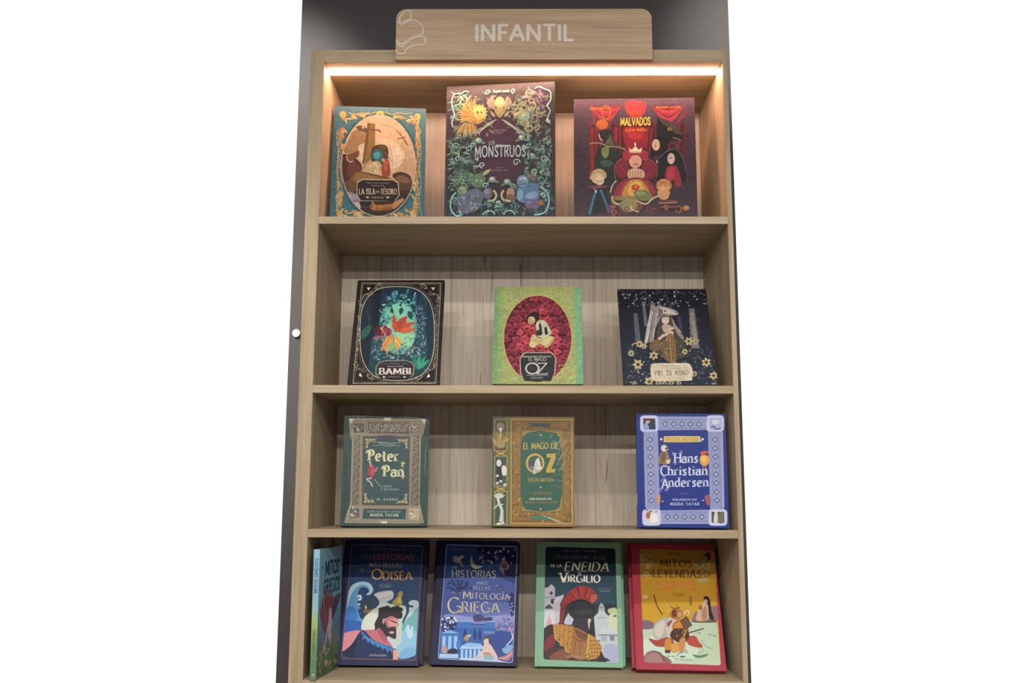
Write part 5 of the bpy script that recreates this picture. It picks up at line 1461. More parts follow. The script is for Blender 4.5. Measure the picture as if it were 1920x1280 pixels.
def art_night(s):
    pane = rrect(240, 80, 905, 100, 858, 1190, 158, 1152, 24)
    s.p('#34508f', pane)
    s.p('#2b4378', [(240, 90), (900, 105), (880, 330), (232, 330)], 0)
    s.p('#4a5fa8', [(225, 400), (400, 390), (700, 380), (880, 460), (870, 640), (500, 740), (205, 740)], 3)
    s.p('#6273b8', [(520, 640), (700, 620), (840, 640), (865, 760), (860, 800), (330, 800), (200, 760), (300, 700)], 3)
    s.p('#8a97cc', [(205, 745), (330, 740), (500, 760), (860, 740), (858, 800), (330, 800)], 3)
    s.p('#3f74bc', [(190, 800), (865, 800), (860, 960), (180, 960)], 0)
    s.p('#3565ac', [(185, 860), (862, 860), (860, 1000), (178, 1000)], 0)
    s.l('#9fbce0', 6, [(330, 800), (860, 806)])
    # dark tree canopy with pale blossoms, top right
    s.p('#241f4a', [(535, 105), (900, 110), (885, 420), (850, 420), (800, 380), (700, 330), (690, 250), (600, 220), (590, 170), (540, 150)], 3)
    s.p('#33407c', [(690, 200), (740, 190), (760, 330), (880, 400), (880, 440), (730, 370)], 3)
    s.scatter(30, 101, rect(550, 890, 115, 260), dotshape(s, 8, 13), ['#9aa4d8', '#7f8cc8', '#b4bce4'])
    s.p('#2a2a5c', [(820, 560), (870, 540), (865, 740), (840, 740), (830, 640)], 3); s.scatter(10, 102, rect(828, 866, 560, 740), dotshape(s, 6, 9), ['#9aa4d8', '#c0c6e8'])
    # winged pony, crescent moon, resting cupid-like figure in the tree
    s.p('#a89aa8', [(300, 200), (330, 180), (350, 205), (390, 180), (405, 195), (370, 225), (400, 290), (360, 260), (320, 250), (300, 230)], 3); s.p('#c4b4b4', [(335, 210), (385, 178), (380, 210), (350, 230)], 3)
    s.p('#b9b48c', [(475, 185), (460, 230), (470, 280), (510, 310), (560, 295), (572, 278), (530, 280), (495, 255), (480, 220)], 3)
    s.p('#8c7a78', [(745, 260), (765, 215), (790, 225), (800, 260), (830, 270), (815, 310), (780, 320), (775, 370), (755, 330), (740, 320)], 3); s.p('#3a3440', [(760, 265), (810, 275), (800, 305), (760, 300)], 3); s.e('#c9a890', 768, 218, 12, 14)
    # bare tree and shrubs
    for pts in ([(340, 560), (345, 500), (300, 440)], [(345, 510), (380, 450), (390, 420)], [(345, 520), (420, 470), (450, 440)], [(345, 530), (280, 490), (235, 490)], [(350, 500), (350, 440), (330, 415)]):
        s.l('#2a2f62', 11, pts, 4)
    s.scatter(40, 103, disk(345, 470, 110, 60), leafshape(s, 18, 44, .35), ['#2a2f62', '#343c74', '#252a56'])
    s.scatter(26, 104, disk(740, 485, 60, 26), leafshape(s, 14, 34, .4), ['#6a6a90', '#8f8aa4', '#4a4f80'])
    # starry bush, ship, pink bush
    s.e('#232c66', 260, 825, 74, 72); s.e('#2a3574', 220, 850, 36, 46)
    s.scatter(22, 105, disk(255, 825, 80, 74), dotshape(s, 8, 12), ['#c4cdec', '#8f9cd4', '#dfe4f4'])
    s.l('#232c66', 14, [(255, 880), (240, 930), (195, 945)], 4)
    s.p('#453f7c', [(495, 742), (575, 742), (590, 790), (500, 800)], 3); s.p('#7a84b8', [(470, 805), (610, 800), (595, 828), (500, 828)], 0); s.l('#2f3468', 5, [(465, 830), (600, 832)])
    s.p('#3c3a70', [(580, 770), (660, 760), (665, 790), (590, 795)], 3)
    s.scatter(80, 106, disk(785, 840, 95, 80), dotshape(s, 8, 15), ['#9a7fae', '#7f74ae', '#b48fb4', '#6a6aa8', '#8a8cc4'])
    s.p('#2f4a94', [(660, 910), (830, 900), (850, 1000), (800, 1060), (700, 1050), (640, 980)], 4)
    s.l('#c9c4e0', 12, [(850, 905), (858, 960), (800, 1030)], 4)
    # temples with columns, cypress, small figures
    s.p('#7fb0e0', [(185, 915), (270, 880), (360, 915)], 0); s.p('#3f7cc4', [(190, 920), (355, 920), (340, 1110), (175, 1110)], 0)
    for x in (200, 255, 310): s.p('#9cc4ec', [(x, 940), (x + 30, 940), (x + 26, 1075), (x - 4, 1075)], 0)
    s.p('#a8c8ec', [(172, 1105), (350, 1110), (350, 1150), (168, 1145)], 0)
    for x in (410, 505, 552): s.leaf('#24367c', x, 990, 130, 30, -90)
    s.p('#8fbcec', [(355, 1040), (440, 1000), (560, 1010), (590, 1045), (360, 1055)], 0); s.p('#b4d0f0', [(355, 1040), (590, 1045), (580, 1062), (358, 1060)], 0)
    s.p('#3a6cbc', [(362, 1062), (575, 1065), (560, 1160), (360, 1155)], 0)
    for i in range(5): s.p('#a4ccf0', [(372 + i * 40, 1065), (396 + i * 40, 1065), (394 + i * 40, 1150), (370 + i * 40, 1150)], 0)
    s.p('#c3d4ea', [(360, 1145), (560, 1150), (560, 1172), (360, 1165)], 0)
    s.p('#b08a72', [(400, 970), (420, 930), (450, 930), (440, 985)], 4); s.leaf('#c9c4c0', 430, 950, 50, 20, -30); s.p('#c49a8a', [(195, 1090), (205, 1030), (235, 1035), (240, 1095)], 4); s.p('#2a2a44', [(245, 1090), (270, 1060), (330, 1060), (335, 1100), (260, 1105)], 4)
    s.p('#3a7cc8', [(330, 1000), (365, 960), (375, 1040), (340, 1060)], 3)
    # pale seated woman with dark hair and a flowing rosy scarf
    s.p('#b9c8e4', [(500, 1165), (560, 1080), (660, 1090), (720, 1160), (800, 1185), (520, 1172)], 3)
    s.p('#d8c0b8', [(530, 1140), (580, 1060), (590, 1020), (640, 1010), (690, 1080), (720, 1150), (660, 1150), (600, 1110), (550, 1150)], 3)
    s.e('#dcc2b8', 612, 995, 26, 34); s.p('#3a2c30', [(580, 980), (590, 950), (630, 945), (650, 980), (640, 1010), (630, 970), (600, 970)], 3)
    s.l('#c9a860', 6, [(588, 962), (640, 965)]); s.p('#c48a84', [(580, 1100), (620, 1090), (665, 1110), (600, 1120)], 3); s.p('#8fb0bc', [(590, 1120), (670, 1120), (680, 1160), (600, 1160)], 3)
    s.p('#b87a88', [(730, 1140), (800, 1120), (850, 1070), (858, 1110), (820, 1170), (760, 1160)], 3); s.l('#d8a8a8', 8, [(720, 1150), (780, 1150), (850, 1100)], 4)
    s.p('#7fa8d8', [(760, 1060), (850, 1020), (855, 1060), (800, 1110)], 3)
    s.surround('#1f1f42', pane)
    s.l('#8f9bc8', 8, pane, 0, True)
    # title
    T_ = '#d3cdbe'
    s.t('Roberto Alonso', 288, 405, 126, 130, 18, '#8391b4', 12)
    s.t('LAS', 290, 335, 304, 304, 20, '#b0b2c0', 16)
    s.t('HISTORIAS', 288, 702, 388, 392, 68, T_, 14)
    s.t('MÁS', 524, 620, 456, 458, 34, '#b9b7c4', 14)
    s.t('BELLAS', 488, 650, 504, 507, 36, '#b4b4c4', 14)
    s.t('DE LA', 288, 375, 544, 546, 22, '#9ea4c0', 16)
    s.t('M', 392, 470, 590, 592, 78, T_, 14); s.t('ITOLOGÍA', 478, 830, 590, 600, 58, T_, 14)
    s.t('G', 248, 372, 722, 722, 144, '#e2d2aa', 12); s.t('RIEGA', 380, 735, 716, 720, 98, '#ddd2ba', 14)
    s.l('#c6d2ea', 4, [(585, 900), (692, 902)]); s.t('Daniela Volpari', 590, 690, 918, 920, 12, '#b0c0e0', 14, 'flat')
    s.t('GRIBAUDO', 440, 560, 1142, 1144, 12, '#8fa8d0', 16, 'flat', 30)

def art_helmet(s):
    pane = [(165, 118), (182, 97), (805, 115), (822, 135), (850, 1180), (838, 1190), (160, 1160), (145, 1142)]
    s.p('#1c2c38', pane)
    s.grad(['#19222f', '#1b2836', '#1f3a48', '#23485a', '#27505c'], 166, 826, 110, 640, 10)
    # white town
    s.p('#c0bcc8', [(155, 485), (190, 480), (220, 450), (255, 485), (252, 570), (310, 560), (335, 545), (335, 570), (300, 640), (330, 760), (260, 850), (150, 860)], 0)
    s.p('#8f8fa0', [(155, 570), (250, 572), (250, 582), (155, 580)], 0); s.p('#4a4a5c', [(165, 660), (200, 640), (240, 680), (160, 682)], 0); s.p('#d0ccd4', [(155, 690), (250, 690), (250, 860), (150, 860)], 0)
    s.p('#c8a4b4', [(180, 800), (200, 740), (220, 800), (225, 850), (160, 855)], 0); s.e('#5c4650', 218, 535, 16, 16); s.p('#2a3c4a', [(215, 590), (250, 590), (240, 640), (215, 630)], 0); s.p('#d8d4d8', [(240, 612), (330, 548), (334, 566), (250, 630)], 0)
    s.p('#b4bccc', [(340, 820), (370, 740), (405, 700), (440, 780), (420, 830)], 3)
    s.p('#b8c4c8', [(620, 760), (660, 720), (665, 660), (690, 625), (720, 660), (722, 710), (780, 780), (840, 860), (850, 1180), (700, 1180), (640, 1000)], 0)
    s.p('#8f9ca8', [(665, 660), (720, 660), (720, 676), (665, 676)], 0)
    for x in (672, 690, 708): s.l('#5d7080', 5, [(x, 678), (x, 705)])
    s.p('#9ca8b0', [(655, 760), (735, 762), (735, 775), (655, 772)], 0)
    s.p('#b9c28a', [(750, 690), (800, 672), (832, 680), (836, 740), (770, 730)], 3); s.p('#c9d0b0', [(760, 740), (838, 720), (842, 900), (760, 880)], 0); s.p('#5a6458', [(790, 755), (830, 735), (834, 760)], 0)
    s.p('#c4c8d4', [(650, 920), (700, 860), (840, 900), (845, 925)], 0); s.p('#7f8898', [(655, 920), (845, 925), (845, 940), (655, 932)], 0)
    s.p('#a4a8b8', [(690, 935), (740, 938), (740, 990), (692, 985)], 0); s.p('#7a7c90', [(770, 935), (812, 938), (812, 985), (772, 980)], 0)
    s.p('#a8aacc', [(720, 1020), (850, 1040), (850, 1185), (730, 1180)], 3)
    # red crest, dark helmet, face in shade
    s.p('#3a1f24', [(250, 930), (290, 850), (310, 720), (320, 640), (370, 560), (430, 520), (440, 610), (380, 660), (350, 760), (320, 900), (270, 945)], 3)
    s.p('#7a2a2e', [(265, 920), (295, 830), (300, 700), (330, 620), (390, 545), (430, 530), (420, 600), (360, 660), (335, 760), (310, 890)], 3)
    s.p('#9c2f33', [(320, 640), (360, 550), (430, 490), (510, 466), (580, 480), (640, 540), (650, 590), (600, 635), (540, 600), (470, 590), (400, 620)], 3)
    for i in range(13):
        a = 200 + i * 12.5
        x, y = 515 + 150 * math.cos(R(a)), 610 + 140 * math.sin(R(a))
        s.l(['#b8423c', '#7c2328', '#c4544a'][i % 3], 9, [(510 + (x - 510) * .45, 620 + (y - 620) * .3), (x, y)])
    s.p('#c46052', [(590, 560), (640, 545), (648, 590), (600, 632)], 3)
    s.p('#1a1a22', [(380, 680), (430, 610), (520, 595), (600, 640), (625, 700), (620, 760), (560, 770), (560, 880), (610, 920), (560, 930), (500, 910), (440, 860), (415, 830), (430, 780), (390, 740)], 3)
    s.p('#2b2c38', [(450, 640), (530, 620), (590, 660), (600, 720), (500, 740), (440, 700)], 3); s.l('#3c3c48', 6, [(390, 680), (420, 640), (520, 620)], 4)
    s.p('#2a2833', [(430, 790), (560, 770), (570, 900), (500, 900), (430, 850)], 3); s.p('#c9b4a0', [(565, 780), (600, 790), (610, 850), (590, 890), (570, 860)], 3); s.p('#1a1a22', [(590, 800), (620, 790), (612, 860), (625, 920), (580, 900)], 3); s.e('#3a2c2c', 585, 825, 8, 5)
    # red cloak and gilded armour
    s.p('#3a1d28', [(150, 880), (240, 830), (250, 930), (200, 1090), (150, 1100)], 3); s.p('#7d2435', [(160, 980), (240, 920), (260, 1000), (190, 1090), (155, 1080)], 3)
    s.p('#3f2c28', [(155, 1100), (250, 1040), (560, 1100), (720, 1140), (730, 1180), (165, 1160)], 3); s.p('#7d4a34', [(215, 1120), (330, 1060), (400, 1100), (380, 1160), (220, 1158)], 3)
    s.p('#b9843c', [(240, 825), (330, 830), (430, 850), (430, 960), (400, 1100), (350, 1090), (340, 1040), (300, 1030), (300, 980), (255, 960)], 0)
    for i in range(5): s.l('#7d5424', 5, [(262 + i * 40, 835), (258 + i * 38, 985 + i * 24)])
    for x, y in ((345, 880), (395, 890), (320, 940), (385, 950), (360, 1010), (400, 1010), (290, 960), (385, 1065)): s.e('#8a5c28', x, y, 14, 14); s.e('#d8a854', x - 3, y - 3, 6, 6)
    s.l('#dcb868', 8, [(242, 830), (255, 960), (300, 1000)], 0)
    s.p('#9a6a3c', [(430, 860), (560, 920), (560, 1000), (530, 1160), (400, 1120), (420, 980)], 3); s.p('#6d4630', [(440, 870), (520, 910), (560, 930), (540, 980), (470, 950)], 3)
    s.l('#7a4c2c', 14, [(430, 940), (470, 980), (540, 990)], 4); s.l('#5d3a24', 5, [(445, 990), (430, 1120)]); s.l('#5d3a24', 5, [(500, 1000), (485, 1140)])
    s.p('#b8863e', [(570, 915), (640, 960), (695, 1040), (690, 1120), (640, 1150), (560, 1165), (535, 1150), (560, 1050)], 0)
    for j in range(5):
        for i in range(4): s.e(['#7d5424', '#8f6430'][(i + j) % 2], 590 + i * 26 + j * 4, 985 + j * 36, 9, 9)
    s.l('#dcb868', 7, [(572, 918), (560, 1050), (538, 1150)], 0); s.e('#6d4a24', 562, 1130, 22, 26); s.e('#d8b060', 562, 1130, 12, 14)
    s.p('#241c24', [(690, 1080), (735, 1180), (650, 1180)], 0)
    s.surround('#7fae92', pane)
    # title
    s.t('Lorenza Cingoli - Martina Forti', 325, 655, 146, 152, 20, '#77828a', 12)
    s.t('LAS HISTORIAS MÁS BELLAS', 246, 732, 212, 222, 36, '#6f7478', 13)
    s.t('DE LA', 214, 314, 290, 290, 26, '#d2d0c4', 20)
    s.t('ENEIDA', 340, 755, 328, 332, 84, '#d3d0b4', 15, 'serif', 14, .16)
    s.t('DE', 472, 502, 356, 356, 20, '#d6d4cc', 20)
    s.t('V', 300, 372, 432, 432, 88, '#f0ede2', 20); s.t('IRGILIO', 376, 678, 432, 436, 70, '#ece9dc', 21)
    s.t('ILUSTRACIONES DE', 655, 788, 500, 502, 12, '#7f929a', 14, 'flat'); s.t('Elisa Bellotti', 672, 772, 522, 525, 18, '#9fb0b4', 13)
    s.t('GRIBAUDO', 355, 515, 1138, 1142, 15, '#b8a890', 18, 'flat', 34)

def art_warrior(s):
    pane = [(165, 128), (175, 118), (835, 135), (862, 150), (918, 1180), (900, 1192), (215, 1165), (208, 1150)]
    s.p('#bd8e2a', pane)
    s.p('#a8802e', [(168, 125), (850, 140), (868, 385), (180, 375)], 0)
    s.p('#c69a2c', [(188, 600), (880, 600), (885, 760), (196, 800)], 0)
    # pale sea, lilac hills
    s.p('#b7cbb0', [(196, 860), (300, 840), (640, 770), (885, 800), (918, 1180), (900, 1190), (215, 1165)], 0)
    s.p('#c4d8c4', [(205, 960), (400, 900), (640, 880), (700, 1100), (480, 1150), (212, 1100)], 3)
    s.p('#7d6474', [(196, 780), (250, 775), (305, 810), (290, 850), (198, 855)], 3); s.p('#8c6c78', [(650, 770), (680, 700), (730, 690), (880, 640), (885, 780), (660, 790)], 3)
    s.p('#6d5848', [(665, 780), (850, 770), (860, 795), (680, 795)], 3)
    # figure standing apart in a pale robe with long dark hair
    s.p('#c9a890', [(690, 750), (720, 660), (760, 610), (800, 600), (820, 660), (800, 770), (700, 780)], 3); s.p('#a8826c', [(740, 700), (780, 640), (790, 760), (750, 775)], 3)
    s.p('#2a2426', [(760, 560), (800, 555), (820, 600), (830, 680), (855, 770), (810, 750), (800, 640), (770, 610)], 3); s.e('#c9a088', 778, 600, 18, 20); s.p('#8c5a54', [(715, 640), (745, 640), (740, 680), (715, 670)], 3)
    # clouds and blossom, bamboo marks
    s.scatter(40, 111, disk(235, 230, 60, 66), dotshape(s, 10, 22), ['#b9985c', '#c4a86c', '#ad8a4a']); s.scatter(14, 112, disk(235, 350, 30, 20), dotshape(s, 8, 16), ['#b9985c', '#c4a060'])
    s.scatter(60, 113, disk(760, 260, 60, 90), dotshape(s, 7, 14), ['#a08a58', '#8f7c50', '#b49a60']); s.scatter(24, 114, disk(755, 410, 40, 22), dotshape(s, 7, 13), ['#a89a6c', '#b8a878'])
    s.scatter(16, 115, disk(790, 350, 40, 30), leafshape(s, 14, 34, .4), ['#7d5f28', '#5a4a2c'])
    s.p('#3a2a24', [(745, 190), (800, 150), (815, 190), (800, 220), (785, 180)], 3); s.arc('#3a2a24', 7, 800, 185, 22, 36, -90, 90)
    s.e('#c9b088', 222, 560, 26, 16)
    # bow, banner, rider
    s.l('#4a3820', 9, [(300, 540), (318, 610), (345, 670), (380, 725)], 5); s.l('#c9b070', 8, [(395, 580), (425, 640), (430, 700)], 5)
    s.p('#8a6a34', [(628, 555), (648, 553), (652, 636), (632, 638)], 0)
    s.p('#b0aaa4', [(290, 880), (310, 800), (370, 760), (430, 760), (430, 900), (400, 950), (320, 950)], 3); s.p('#c9c4bc', [(300, 880), (340, 800), (400, 780), (390, 880), (350, 940)], 3)
    s.p('#a8433a', [(250, 940), (330, 960), (420, 930), (480, 960), (470, 1010), (350, 1020), (300, 1000)], 3); s.p('#b34a3e', [(600, 930), (680, 920), (720, 980), (745, 1000), (735, 1030), (620, 1000)], 3)
    s.p('#c9bab4', [(410, 850), (430, 760), (490, 750), (510, 830), (440, 920)], 3); s.p('#8a5a5c', [(420, 800), (470, 770), (460, 800), (430, 840)], 3)
    s.p('#a86a2c', [(480, 800), (560, 770), (600, 800), (620, 880), (560, 900), (480, 880)], 3); s.p('#c48a3c', [(490, 810), (550, 790), (560, 850), (500, 860)], 3)
    s.p('#4a3028', [(455, 890), (500, 850), (600, 860), (625, 930), (560, 990), (460, 940)], 3); s.scatter(20, 116, rect(480, 600, 860, 940), dotshape(s, 5, 10), ['#9c7440', '#c49a54', '#6d4a2c'])
    s.p('#a8743c', [(445, 720), (470, 680), (530, 670), (565, 700), (560, 750), (500, 770), (450, 745)], 3); s.p('#6d3a2c', [(465, 690), (500, 675), (510, 740), (470, 740)], 3); s.e('#c9946c', 535, 722, 22, 24); s.l('#8a3f34', 8, [(455, 645), (480, 665), (520, 665), (540, 650)], 4); s.l('#5a3a2c', 5, [(510, 630), (515, 665)])
    s.p('#5a4234', [(540, 780), (600, 735), (655, 820), (590, 865)], 0); s.p('#6d523f', [(552, 782), (598, 750), (640, 816), (592, 850)], 0)
    s.l('#cfd0c8', 10, [(575, 720), (600, 690), (625, 700), (610, 735)], 4)
    s.l('#5a4a40', 9, [(620, 890), (760, 850)]); s.l('#8f8a80', 4, [(622, 896), (760, 856)])
    s.p('#c08a3c', [(405, 960), (455, 950), (460, 1060), (405, 1060)], 3); s.p('#d09a4a', [(460, 1000), (540, 980), (530, 1060), (470, 1070)], 3); s.p('#bc8a54', [(540, 950), (590, 940), (580, 1050), (530, 1060)], 3); s.p('#5a3424', [(400, 1050), (455, 1050), (450, 1078), (405, 1076)], 0)
    s.p('#b8a0a0', [(580, 1030), (615, 1060), (605, 1082), (570, 1060)], 0); s.l('#9aa89c', 6, [(740, 960), (780, 1010), (830, 1035), (850, 1020)], 5); s.l('#a8b4a8', 6, [(700, 1080), (745, 1060), (750, 1030)], 4)
    s.p('#6a7a64', [(655, 1090), (720, 1100), (805, 1085), (760, 1115), (690, 1118)], 3); s.leaf('#5a6a5c', 535, 1110, 62, 16, 0); s.l('#6a7a70', 7, [(510, 1108), (530, 1080), (570, 1070)], 4)
    for x, y in ((700, 890), (800, 905), (840, 915), (420, 1105), (460, 1105)): s.leaf('#7f9080', x, y, 36, 10, 8)
    s.p('#8a6468', [(210, 1120), (240, 1070), (310, 1055), (370, 1090), (440, 1130), (450, 1172), (216, 1164)], 3); s.p('#a07a78', [(225, 1120), (260, 1080), (330, 1075), (380, 1160), (222, 1160)], 3); s.l('#5a4a48', 10, [(300, 1062), (360, 1080), (400, 1150)], 4)
    s.surround('#a83848', pane)
    # title
    s.t('Roberto Alonso', 430, 555, 166, 170, 18, '#6d4a20', 14)
    s.t('MITOS', 355, 652, 278, 284, 62, '#6a3420', 14)
    s.t('Y', 262, 280, 352, 352, 22, '#7d4a24', 14); s.t('LEYENDAS', 288, 738, 376, 384, 66, '#5f2c1c', 13)
    s.t('DE', 322, 346, 440, 440, 16, '#c07a40', 14); s.t('JAPÓN', 345, 682, 490, 490, 72, '#dd7f4c', 13)
    s.t('ILUSTRACIONES DE', 470, 582, 534, 534, 10, '#8d6a2c', 12, 'flat'); s.t('Elisa Bellotti', 480, 575, 554, 554, 14, '#8a6224', 13)
    s.t('GRIBAUDO', 490, 650, 1140, 1148, 15, '#8fa08f', 16, 'flat', 34)

# thin picture book turned sideways: cover print and spine print (sheet coordinates in millimetres, y downwards)
def art_falling(s):
    W_, H_ = s.w * 1000, s.h * 1000
    s.grad(['#7fa7b4', '#7299a9', '#6e97a8', '#6b93a4', '#5c7f90', '#52717c', '#5d7a5c', '#4d6a4c'], 0, W_, 0, H_, 16)
    s.t('MITOS', 45, 150, 62, 62, 30, '#233a4c', 24, 'flat'); s.t('GRIEGOS', 35, 160, 104, 104, 30, '#233a4c', 24, 'flat')
    for x, y in ((20, 40), (80, 120), (110, 132), (95, 145)): s.leaf('#33495a', x, y, 12, 6, 30)
    # great red and dark feathered wing, pale falling figure
    for i in range(14):
        s.leaf(['#5a2430', '#8a3a40', '#432030', '#a04a48'][i % 4], 62 + i * 3, 200 - i * 2, 112 - abs(i - 4) * 6, 15, -128 + i * 5)
    for i in range(8): s.leaf(['#3c2434', '#54303e'][i % 2], 88 + i * 3, 175 - i * 7, 70, 13, -30 + i * 3)
    s.p('#b8a0a0', [(82, 150), (96, 142), (106, 180), (92, 212), (78, 206)], 3); s.l('#c4b0ac', 6, [(80, 175), (60, 215), (50, 240)], 3); s.l('#c4b0ac', 6, [(100, 200), (90, 232), (60, 245)], 3)
    s.scatter(70, 121, rect(5, 160, 225, 290), leafshape(s, 8, 22, .5), ['#8a7a5a', '#b09a74', '#6a4a44', '#c4a87a', '#5a6a4c', '#7a8a5a'])
    s.scatter(30, 122, rect(0, W_ - 10, 285, 305), leafshape(s, 10, 20, .4), ['#456a48', '#587a54', '#3a5a3f'])
# ------------------------------------------------------------------ books
GR = 'hardback books displayed face out'
BOOKS = []
def bk(label, board, gain, crop, art, spine=None, hinge=0.008, wrap=False, behind=(), **k):
    quad = k.pop('quad')
    r = make_book(label, k['loc'], k['lean'], k['yaw'], k['roll'], k['w'], k['h'], k['t'], board, gain, quad, crop, art, spine, GR, hinge, wrap, k.get('painted', False))
    for n, (lb, dx, dz) in enumerate(behind):            # further copies standing close behind the first
        c = r.copy(); COL.objects.link(c); c['label'] = lb
        step = (k['t'] + .0017) * (n + 1) / math.cos(R(k['lean']))
        m = Matrix.Rotation(R(k['yaw']), 3, 'Z')
        c.location = Vector(k['loc']) + m @ Vector((dx, step, 0)) + Vector((0, 0, dz))
        for ch in r.children:
            q = ch.copy(); COL.objects.link(q); q.parent = c
    BOOKS.append(r)
    return r
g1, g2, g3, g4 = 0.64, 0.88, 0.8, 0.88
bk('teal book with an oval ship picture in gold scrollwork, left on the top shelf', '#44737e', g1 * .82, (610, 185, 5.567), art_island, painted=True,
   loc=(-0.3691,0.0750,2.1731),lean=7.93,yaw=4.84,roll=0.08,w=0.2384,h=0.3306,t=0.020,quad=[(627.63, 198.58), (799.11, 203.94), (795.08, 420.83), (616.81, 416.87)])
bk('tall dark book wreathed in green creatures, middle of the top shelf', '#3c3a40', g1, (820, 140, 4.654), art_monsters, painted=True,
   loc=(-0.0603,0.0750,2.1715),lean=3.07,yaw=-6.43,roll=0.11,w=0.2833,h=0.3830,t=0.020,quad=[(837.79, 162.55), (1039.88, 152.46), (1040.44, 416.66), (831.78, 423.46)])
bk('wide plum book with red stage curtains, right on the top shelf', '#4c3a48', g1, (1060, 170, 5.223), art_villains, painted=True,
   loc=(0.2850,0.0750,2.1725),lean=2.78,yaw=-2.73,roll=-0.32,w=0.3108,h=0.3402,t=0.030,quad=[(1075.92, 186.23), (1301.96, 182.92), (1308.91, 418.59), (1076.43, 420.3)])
bk('black book with silver tracery framing a teal forest picture', '#231d1c', g2, (640, 510, 5.819), art_forest, painted=True,
   loc=(-0.3136,0.0350,1.7599),lean=19.05,yaw=-1.23,roll=-0.09,w=0.2232,h=0.2950,t=0.015,quad=[(671.08, 525.7), (833.78, 525.29), (823.17, 720.69), (650.87, 720.56)])
bk('light green book with an oval of red poppies', '#7f9a5e', g2 * .8, (910, 525, 6.245), art_poppies, painted=True,
   loc=(0.0361,0.0350,1.7601),lean=18.68,yaw=-1.29,roll=-0.24,w=0.2195,h=0.2728,t=0.015,quad=[(928.18, 538.87), (1089.86, 538.83), (1093.44, 721.2), (923.0, 720.7)])
bk('black book with a pale pony and yellow flowers in a dark wood', '#22222b', g2, (1140, 525, 6.243), art_skin, painted=True,
   loc=(0.3582,0.0350,1.7604),lean=26.87,yaw=-0.64,roll=-0.07,w=0.2283,h=0.2964,t=0.012,quad=[(1157.65, 541.76), (1323.25, 541.7), (1347.5, 721.28), (1169.53, 721.0)])
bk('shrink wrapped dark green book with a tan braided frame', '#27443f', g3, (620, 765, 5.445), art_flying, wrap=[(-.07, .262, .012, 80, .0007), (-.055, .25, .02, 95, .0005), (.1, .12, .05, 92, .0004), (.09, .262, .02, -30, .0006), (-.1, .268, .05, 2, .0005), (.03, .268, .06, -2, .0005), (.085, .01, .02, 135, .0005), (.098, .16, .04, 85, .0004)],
   loc=(-0.3376,0.1030,1.4208),lean=6.01,yaw=4.37,roll=-0.07,w=0.2115,h=0.2722,t=0.030,quad=[(645.98, 778.78), (805.22, 780.26), (801.28, 986.45), (637.24, 986.17)])
_rw = random.Random(3)
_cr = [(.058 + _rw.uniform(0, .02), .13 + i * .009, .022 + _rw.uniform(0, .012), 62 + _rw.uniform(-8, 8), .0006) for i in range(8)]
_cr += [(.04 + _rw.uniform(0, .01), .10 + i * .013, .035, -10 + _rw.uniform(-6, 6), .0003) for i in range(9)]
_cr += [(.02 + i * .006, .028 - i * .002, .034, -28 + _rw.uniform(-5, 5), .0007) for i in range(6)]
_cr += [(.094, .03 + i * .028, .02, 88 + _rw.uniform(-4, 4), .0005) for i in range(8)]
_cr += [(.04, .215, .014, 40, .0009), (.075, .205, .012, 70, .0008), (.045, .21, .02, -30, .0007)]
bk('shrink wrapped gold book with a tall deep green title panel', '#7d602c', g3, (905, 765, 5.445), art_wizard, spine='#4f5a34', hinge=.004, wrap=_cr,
   loc=(0.0258,0.0932,1.4212),lean=6.16,yaw=0.09,roll=-0.23,w=0.2027,h=0.2695,t=0.030,quad=[(923.75, 780.83), (1076.23, 781.76), (1078.19, 987.66), (921.13, 986.56)])
an = bk('royal blue book with a lilac lace frame', '#1c3182', g3, (1175, 760, 5.335), art_tales,
   loc=(0.3795,0.0354,1.4213),lean=5.66,yaw=-4.46,roll=-0.43,w=0.2143,h=0.2733,t=0.030,quad=[(1192.7, 774.79), (1359.94, 775.27), (1368.02, 990.52), (1195.69, 988.27)])
OD = dict(loc=(-0.3561,0.1502,1.0872),lean=20.21,yaw=-0.89,roll=-0.17,w=0.2071,h=0.3122,t=0.018,quad=[(648.24, 1011.99), (797.9, 1013.0), (784.1, 1247.98), (624.77, 1246.38)])
bk('navy book with a bearded man in a blue cloak before curling waves', '#20264a', g4, (615, 1005, 5.02), art_voyage,
   behind=[('navy book mostly hidden behind the bearded man book, its edge showing right', .0075, .0)], **OD)
bk('navy book with a blue night landscape and crescent moon', '#1f1f42', g4, (790, 1005, 5.02), art_night,
   behind=[('navy book directly behind the crescent moon book, edge showing left', -.007, 0), ('navy book rearmost behind the crescent moon book', -.012, 0.0)],
   loc=(-0.1197,0.1559,1.0869),lean=19.18,yaw=-4.12,roll=-0.15,w=0.2107,h=0.3064,t=0.018,quad=[(822.41, 1015.29), (974.55, 1016.71), (968.01, 1249.01), (806.62, 1245.84)])
bk('mint green framed book with a red crested helmet', '#7fae92', g4, (990, 1005, 5.02), art_helmet,
   behind=[('mint green book behind the red crested helmet book, edge showing right', .0065, 0)],
   loc=(0.1363,0.1395,1.0873),lean=20.62,yaw=-3.73,roll=-0.13,w=0.2134,h=0.3093,t=0.018,quad=[(1006.64, 1015.84), (1162.65, 1017.15), (1168.62, 1251.68), (1002.4, 1248.7)])
bk('red framed book with a yellow sky and a kneeling warrior', '#a83848', g4, (1165, 1005, 4.92), art_warrior,
   behind=[('dark red book behind the kneeling warrior book, edge showing left', -.008, 0)],
   loc=(0.3745,0.0854,1.0902),lean=29.09,yaw=-2.56,roll=-0.43,w=0.2112,h=0.3233,t=0.018,quad=[(1182.6, 1019.32), (1338.39, 1021.23), (1362.41, 1257.8), (1192.91, 1254.48)])

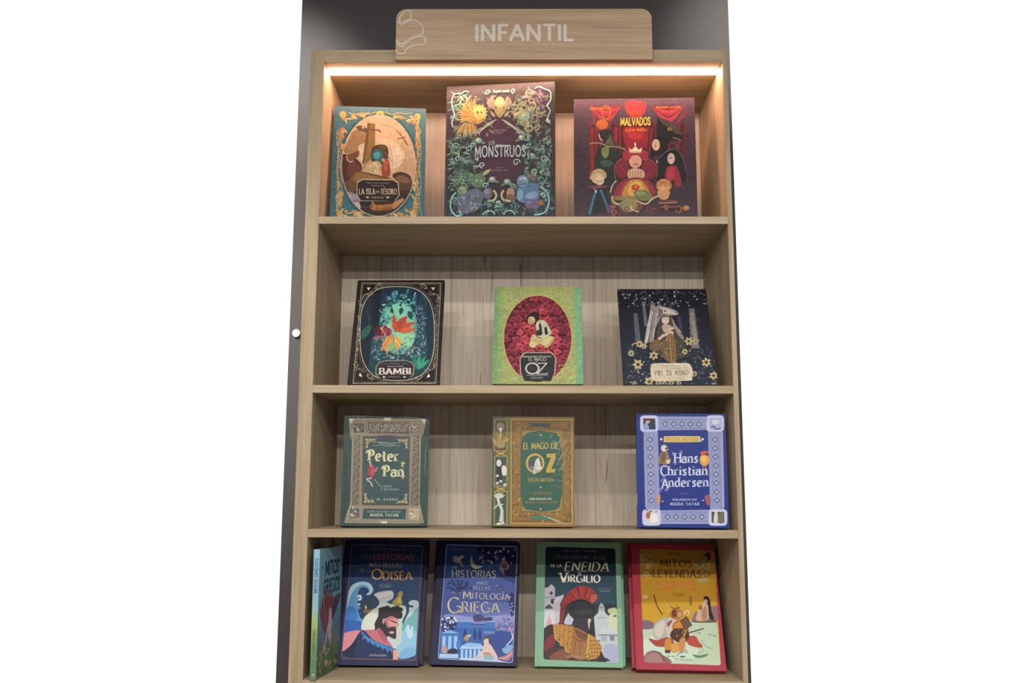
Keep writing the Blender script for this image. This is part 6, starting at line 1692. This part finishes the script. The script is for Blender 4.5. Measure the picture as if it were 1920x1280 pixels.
# cream label low on the spine of the blue book
box_obj('spine_label', (-.2143 / 2 - .0006, -.2143 / 2 + .002, .003, .027, .052, .079), mat('cream_label', lin('#d9c78a'), .5), an, .0005)

# thin pale blue picture book standing with its spine forward against the left side panel
def thin_book():
    w, h, t = 0.176, 0.2905, 0.0145
    root = empty('book', (-0.4835, -0.0025, 1.0807))
    ang = math.atan2(0.176, 0.021)
    tag(root, 'thin light blue picture book turned sideways at the left end of the lowest shelf', 'book', GR)
    root.rotation_euler = (0, 0, 0)
    # local frame of the cover print: x along the cover, y out of it
    def turned(name, solids, col, pr, loc, rz, par):
        o = inked(name, solids, lin(col, g4), pr, par, .0005)
        o.location = loc
        o.rotation_euler = (0, 0, rz)
        return o
    dy = Vector((math.cos(ang), math.sin(ang), 0))
    nx = Vector((dy.y, -dy.x, 0))                     # out of the front cover, towards the right
    pr = Print(0, 0, 1, [(0, 0), (w * 1000, 0), (w * 1000, h * 1000), (0, h * 1000)], w, h, g4)
    art_falling(pr)
    turned('front_cover', [(-w / 2, w / 2, 0, .0012, 0, h)], '#6b97a8', pr, nx * t + dy * (w / 2), ang, root)
    turned('back_cover', [(-w / 2, w / 2, -.0012, 0, 0, h)], '#6b97a8', None, dy * (w / 2), ang, root)
    ps = Print(0, 0, 1, [(0, 0), (t * 1000, 0), (t * 1000, h * 1000), (0, h * 1000)], t, h, g4)
    T_, H_ = t * 1000, h * 1000
    ps.grad(['#93bcd0', '#8db8ce', '#89b4ca', '#86b2c6', '#8fb8bc', '#a0b878', '#8aa060', '#6d9068', '#5f8466', '#6a8a74'], 0, T_, 0, H_, 20)
    polys, wd = text_polys('MITOS GRIEGOS', 16, 'flat')
    k = 78 / wd
    ps.raw([[(T_ * .22 + (100 - p[1]) * .078 , 98 - p[0] * k) for p in q] for q in polys], '#2c4a66')
    polys, wd = text_polys('R. DAUTREMER J. MASSARDIER', 16, 'flat')
    k = 50 / wd
    ps.raw([[(T_ * .3 + (100 - p[1]) * .05, 232 - p[0] * k) for p in q] for q in polys], '#4d5a30')
    ps.p('#dfe6d8', [(T_ * .5, 276), (T_ * .62, 281), (T_ * .38, 281)])
    turned('spine', [(-t / 2, t / 2, .0, .0012, 0, h)], '#86b2c6', ps, nx * (t / 2) - dy * .0004, math.atan2(nx.y, nx.x), root)
    o = box_obj('page_block', (-w / 2 + .001, w / 2 - .003, .0013, t - .0013, .002, h - .002), M_paper, root)
    o.location = nx * t + dy * (w / 2)
    o.rotation_euler = (0, 0, ang)
    return root
thin_book()
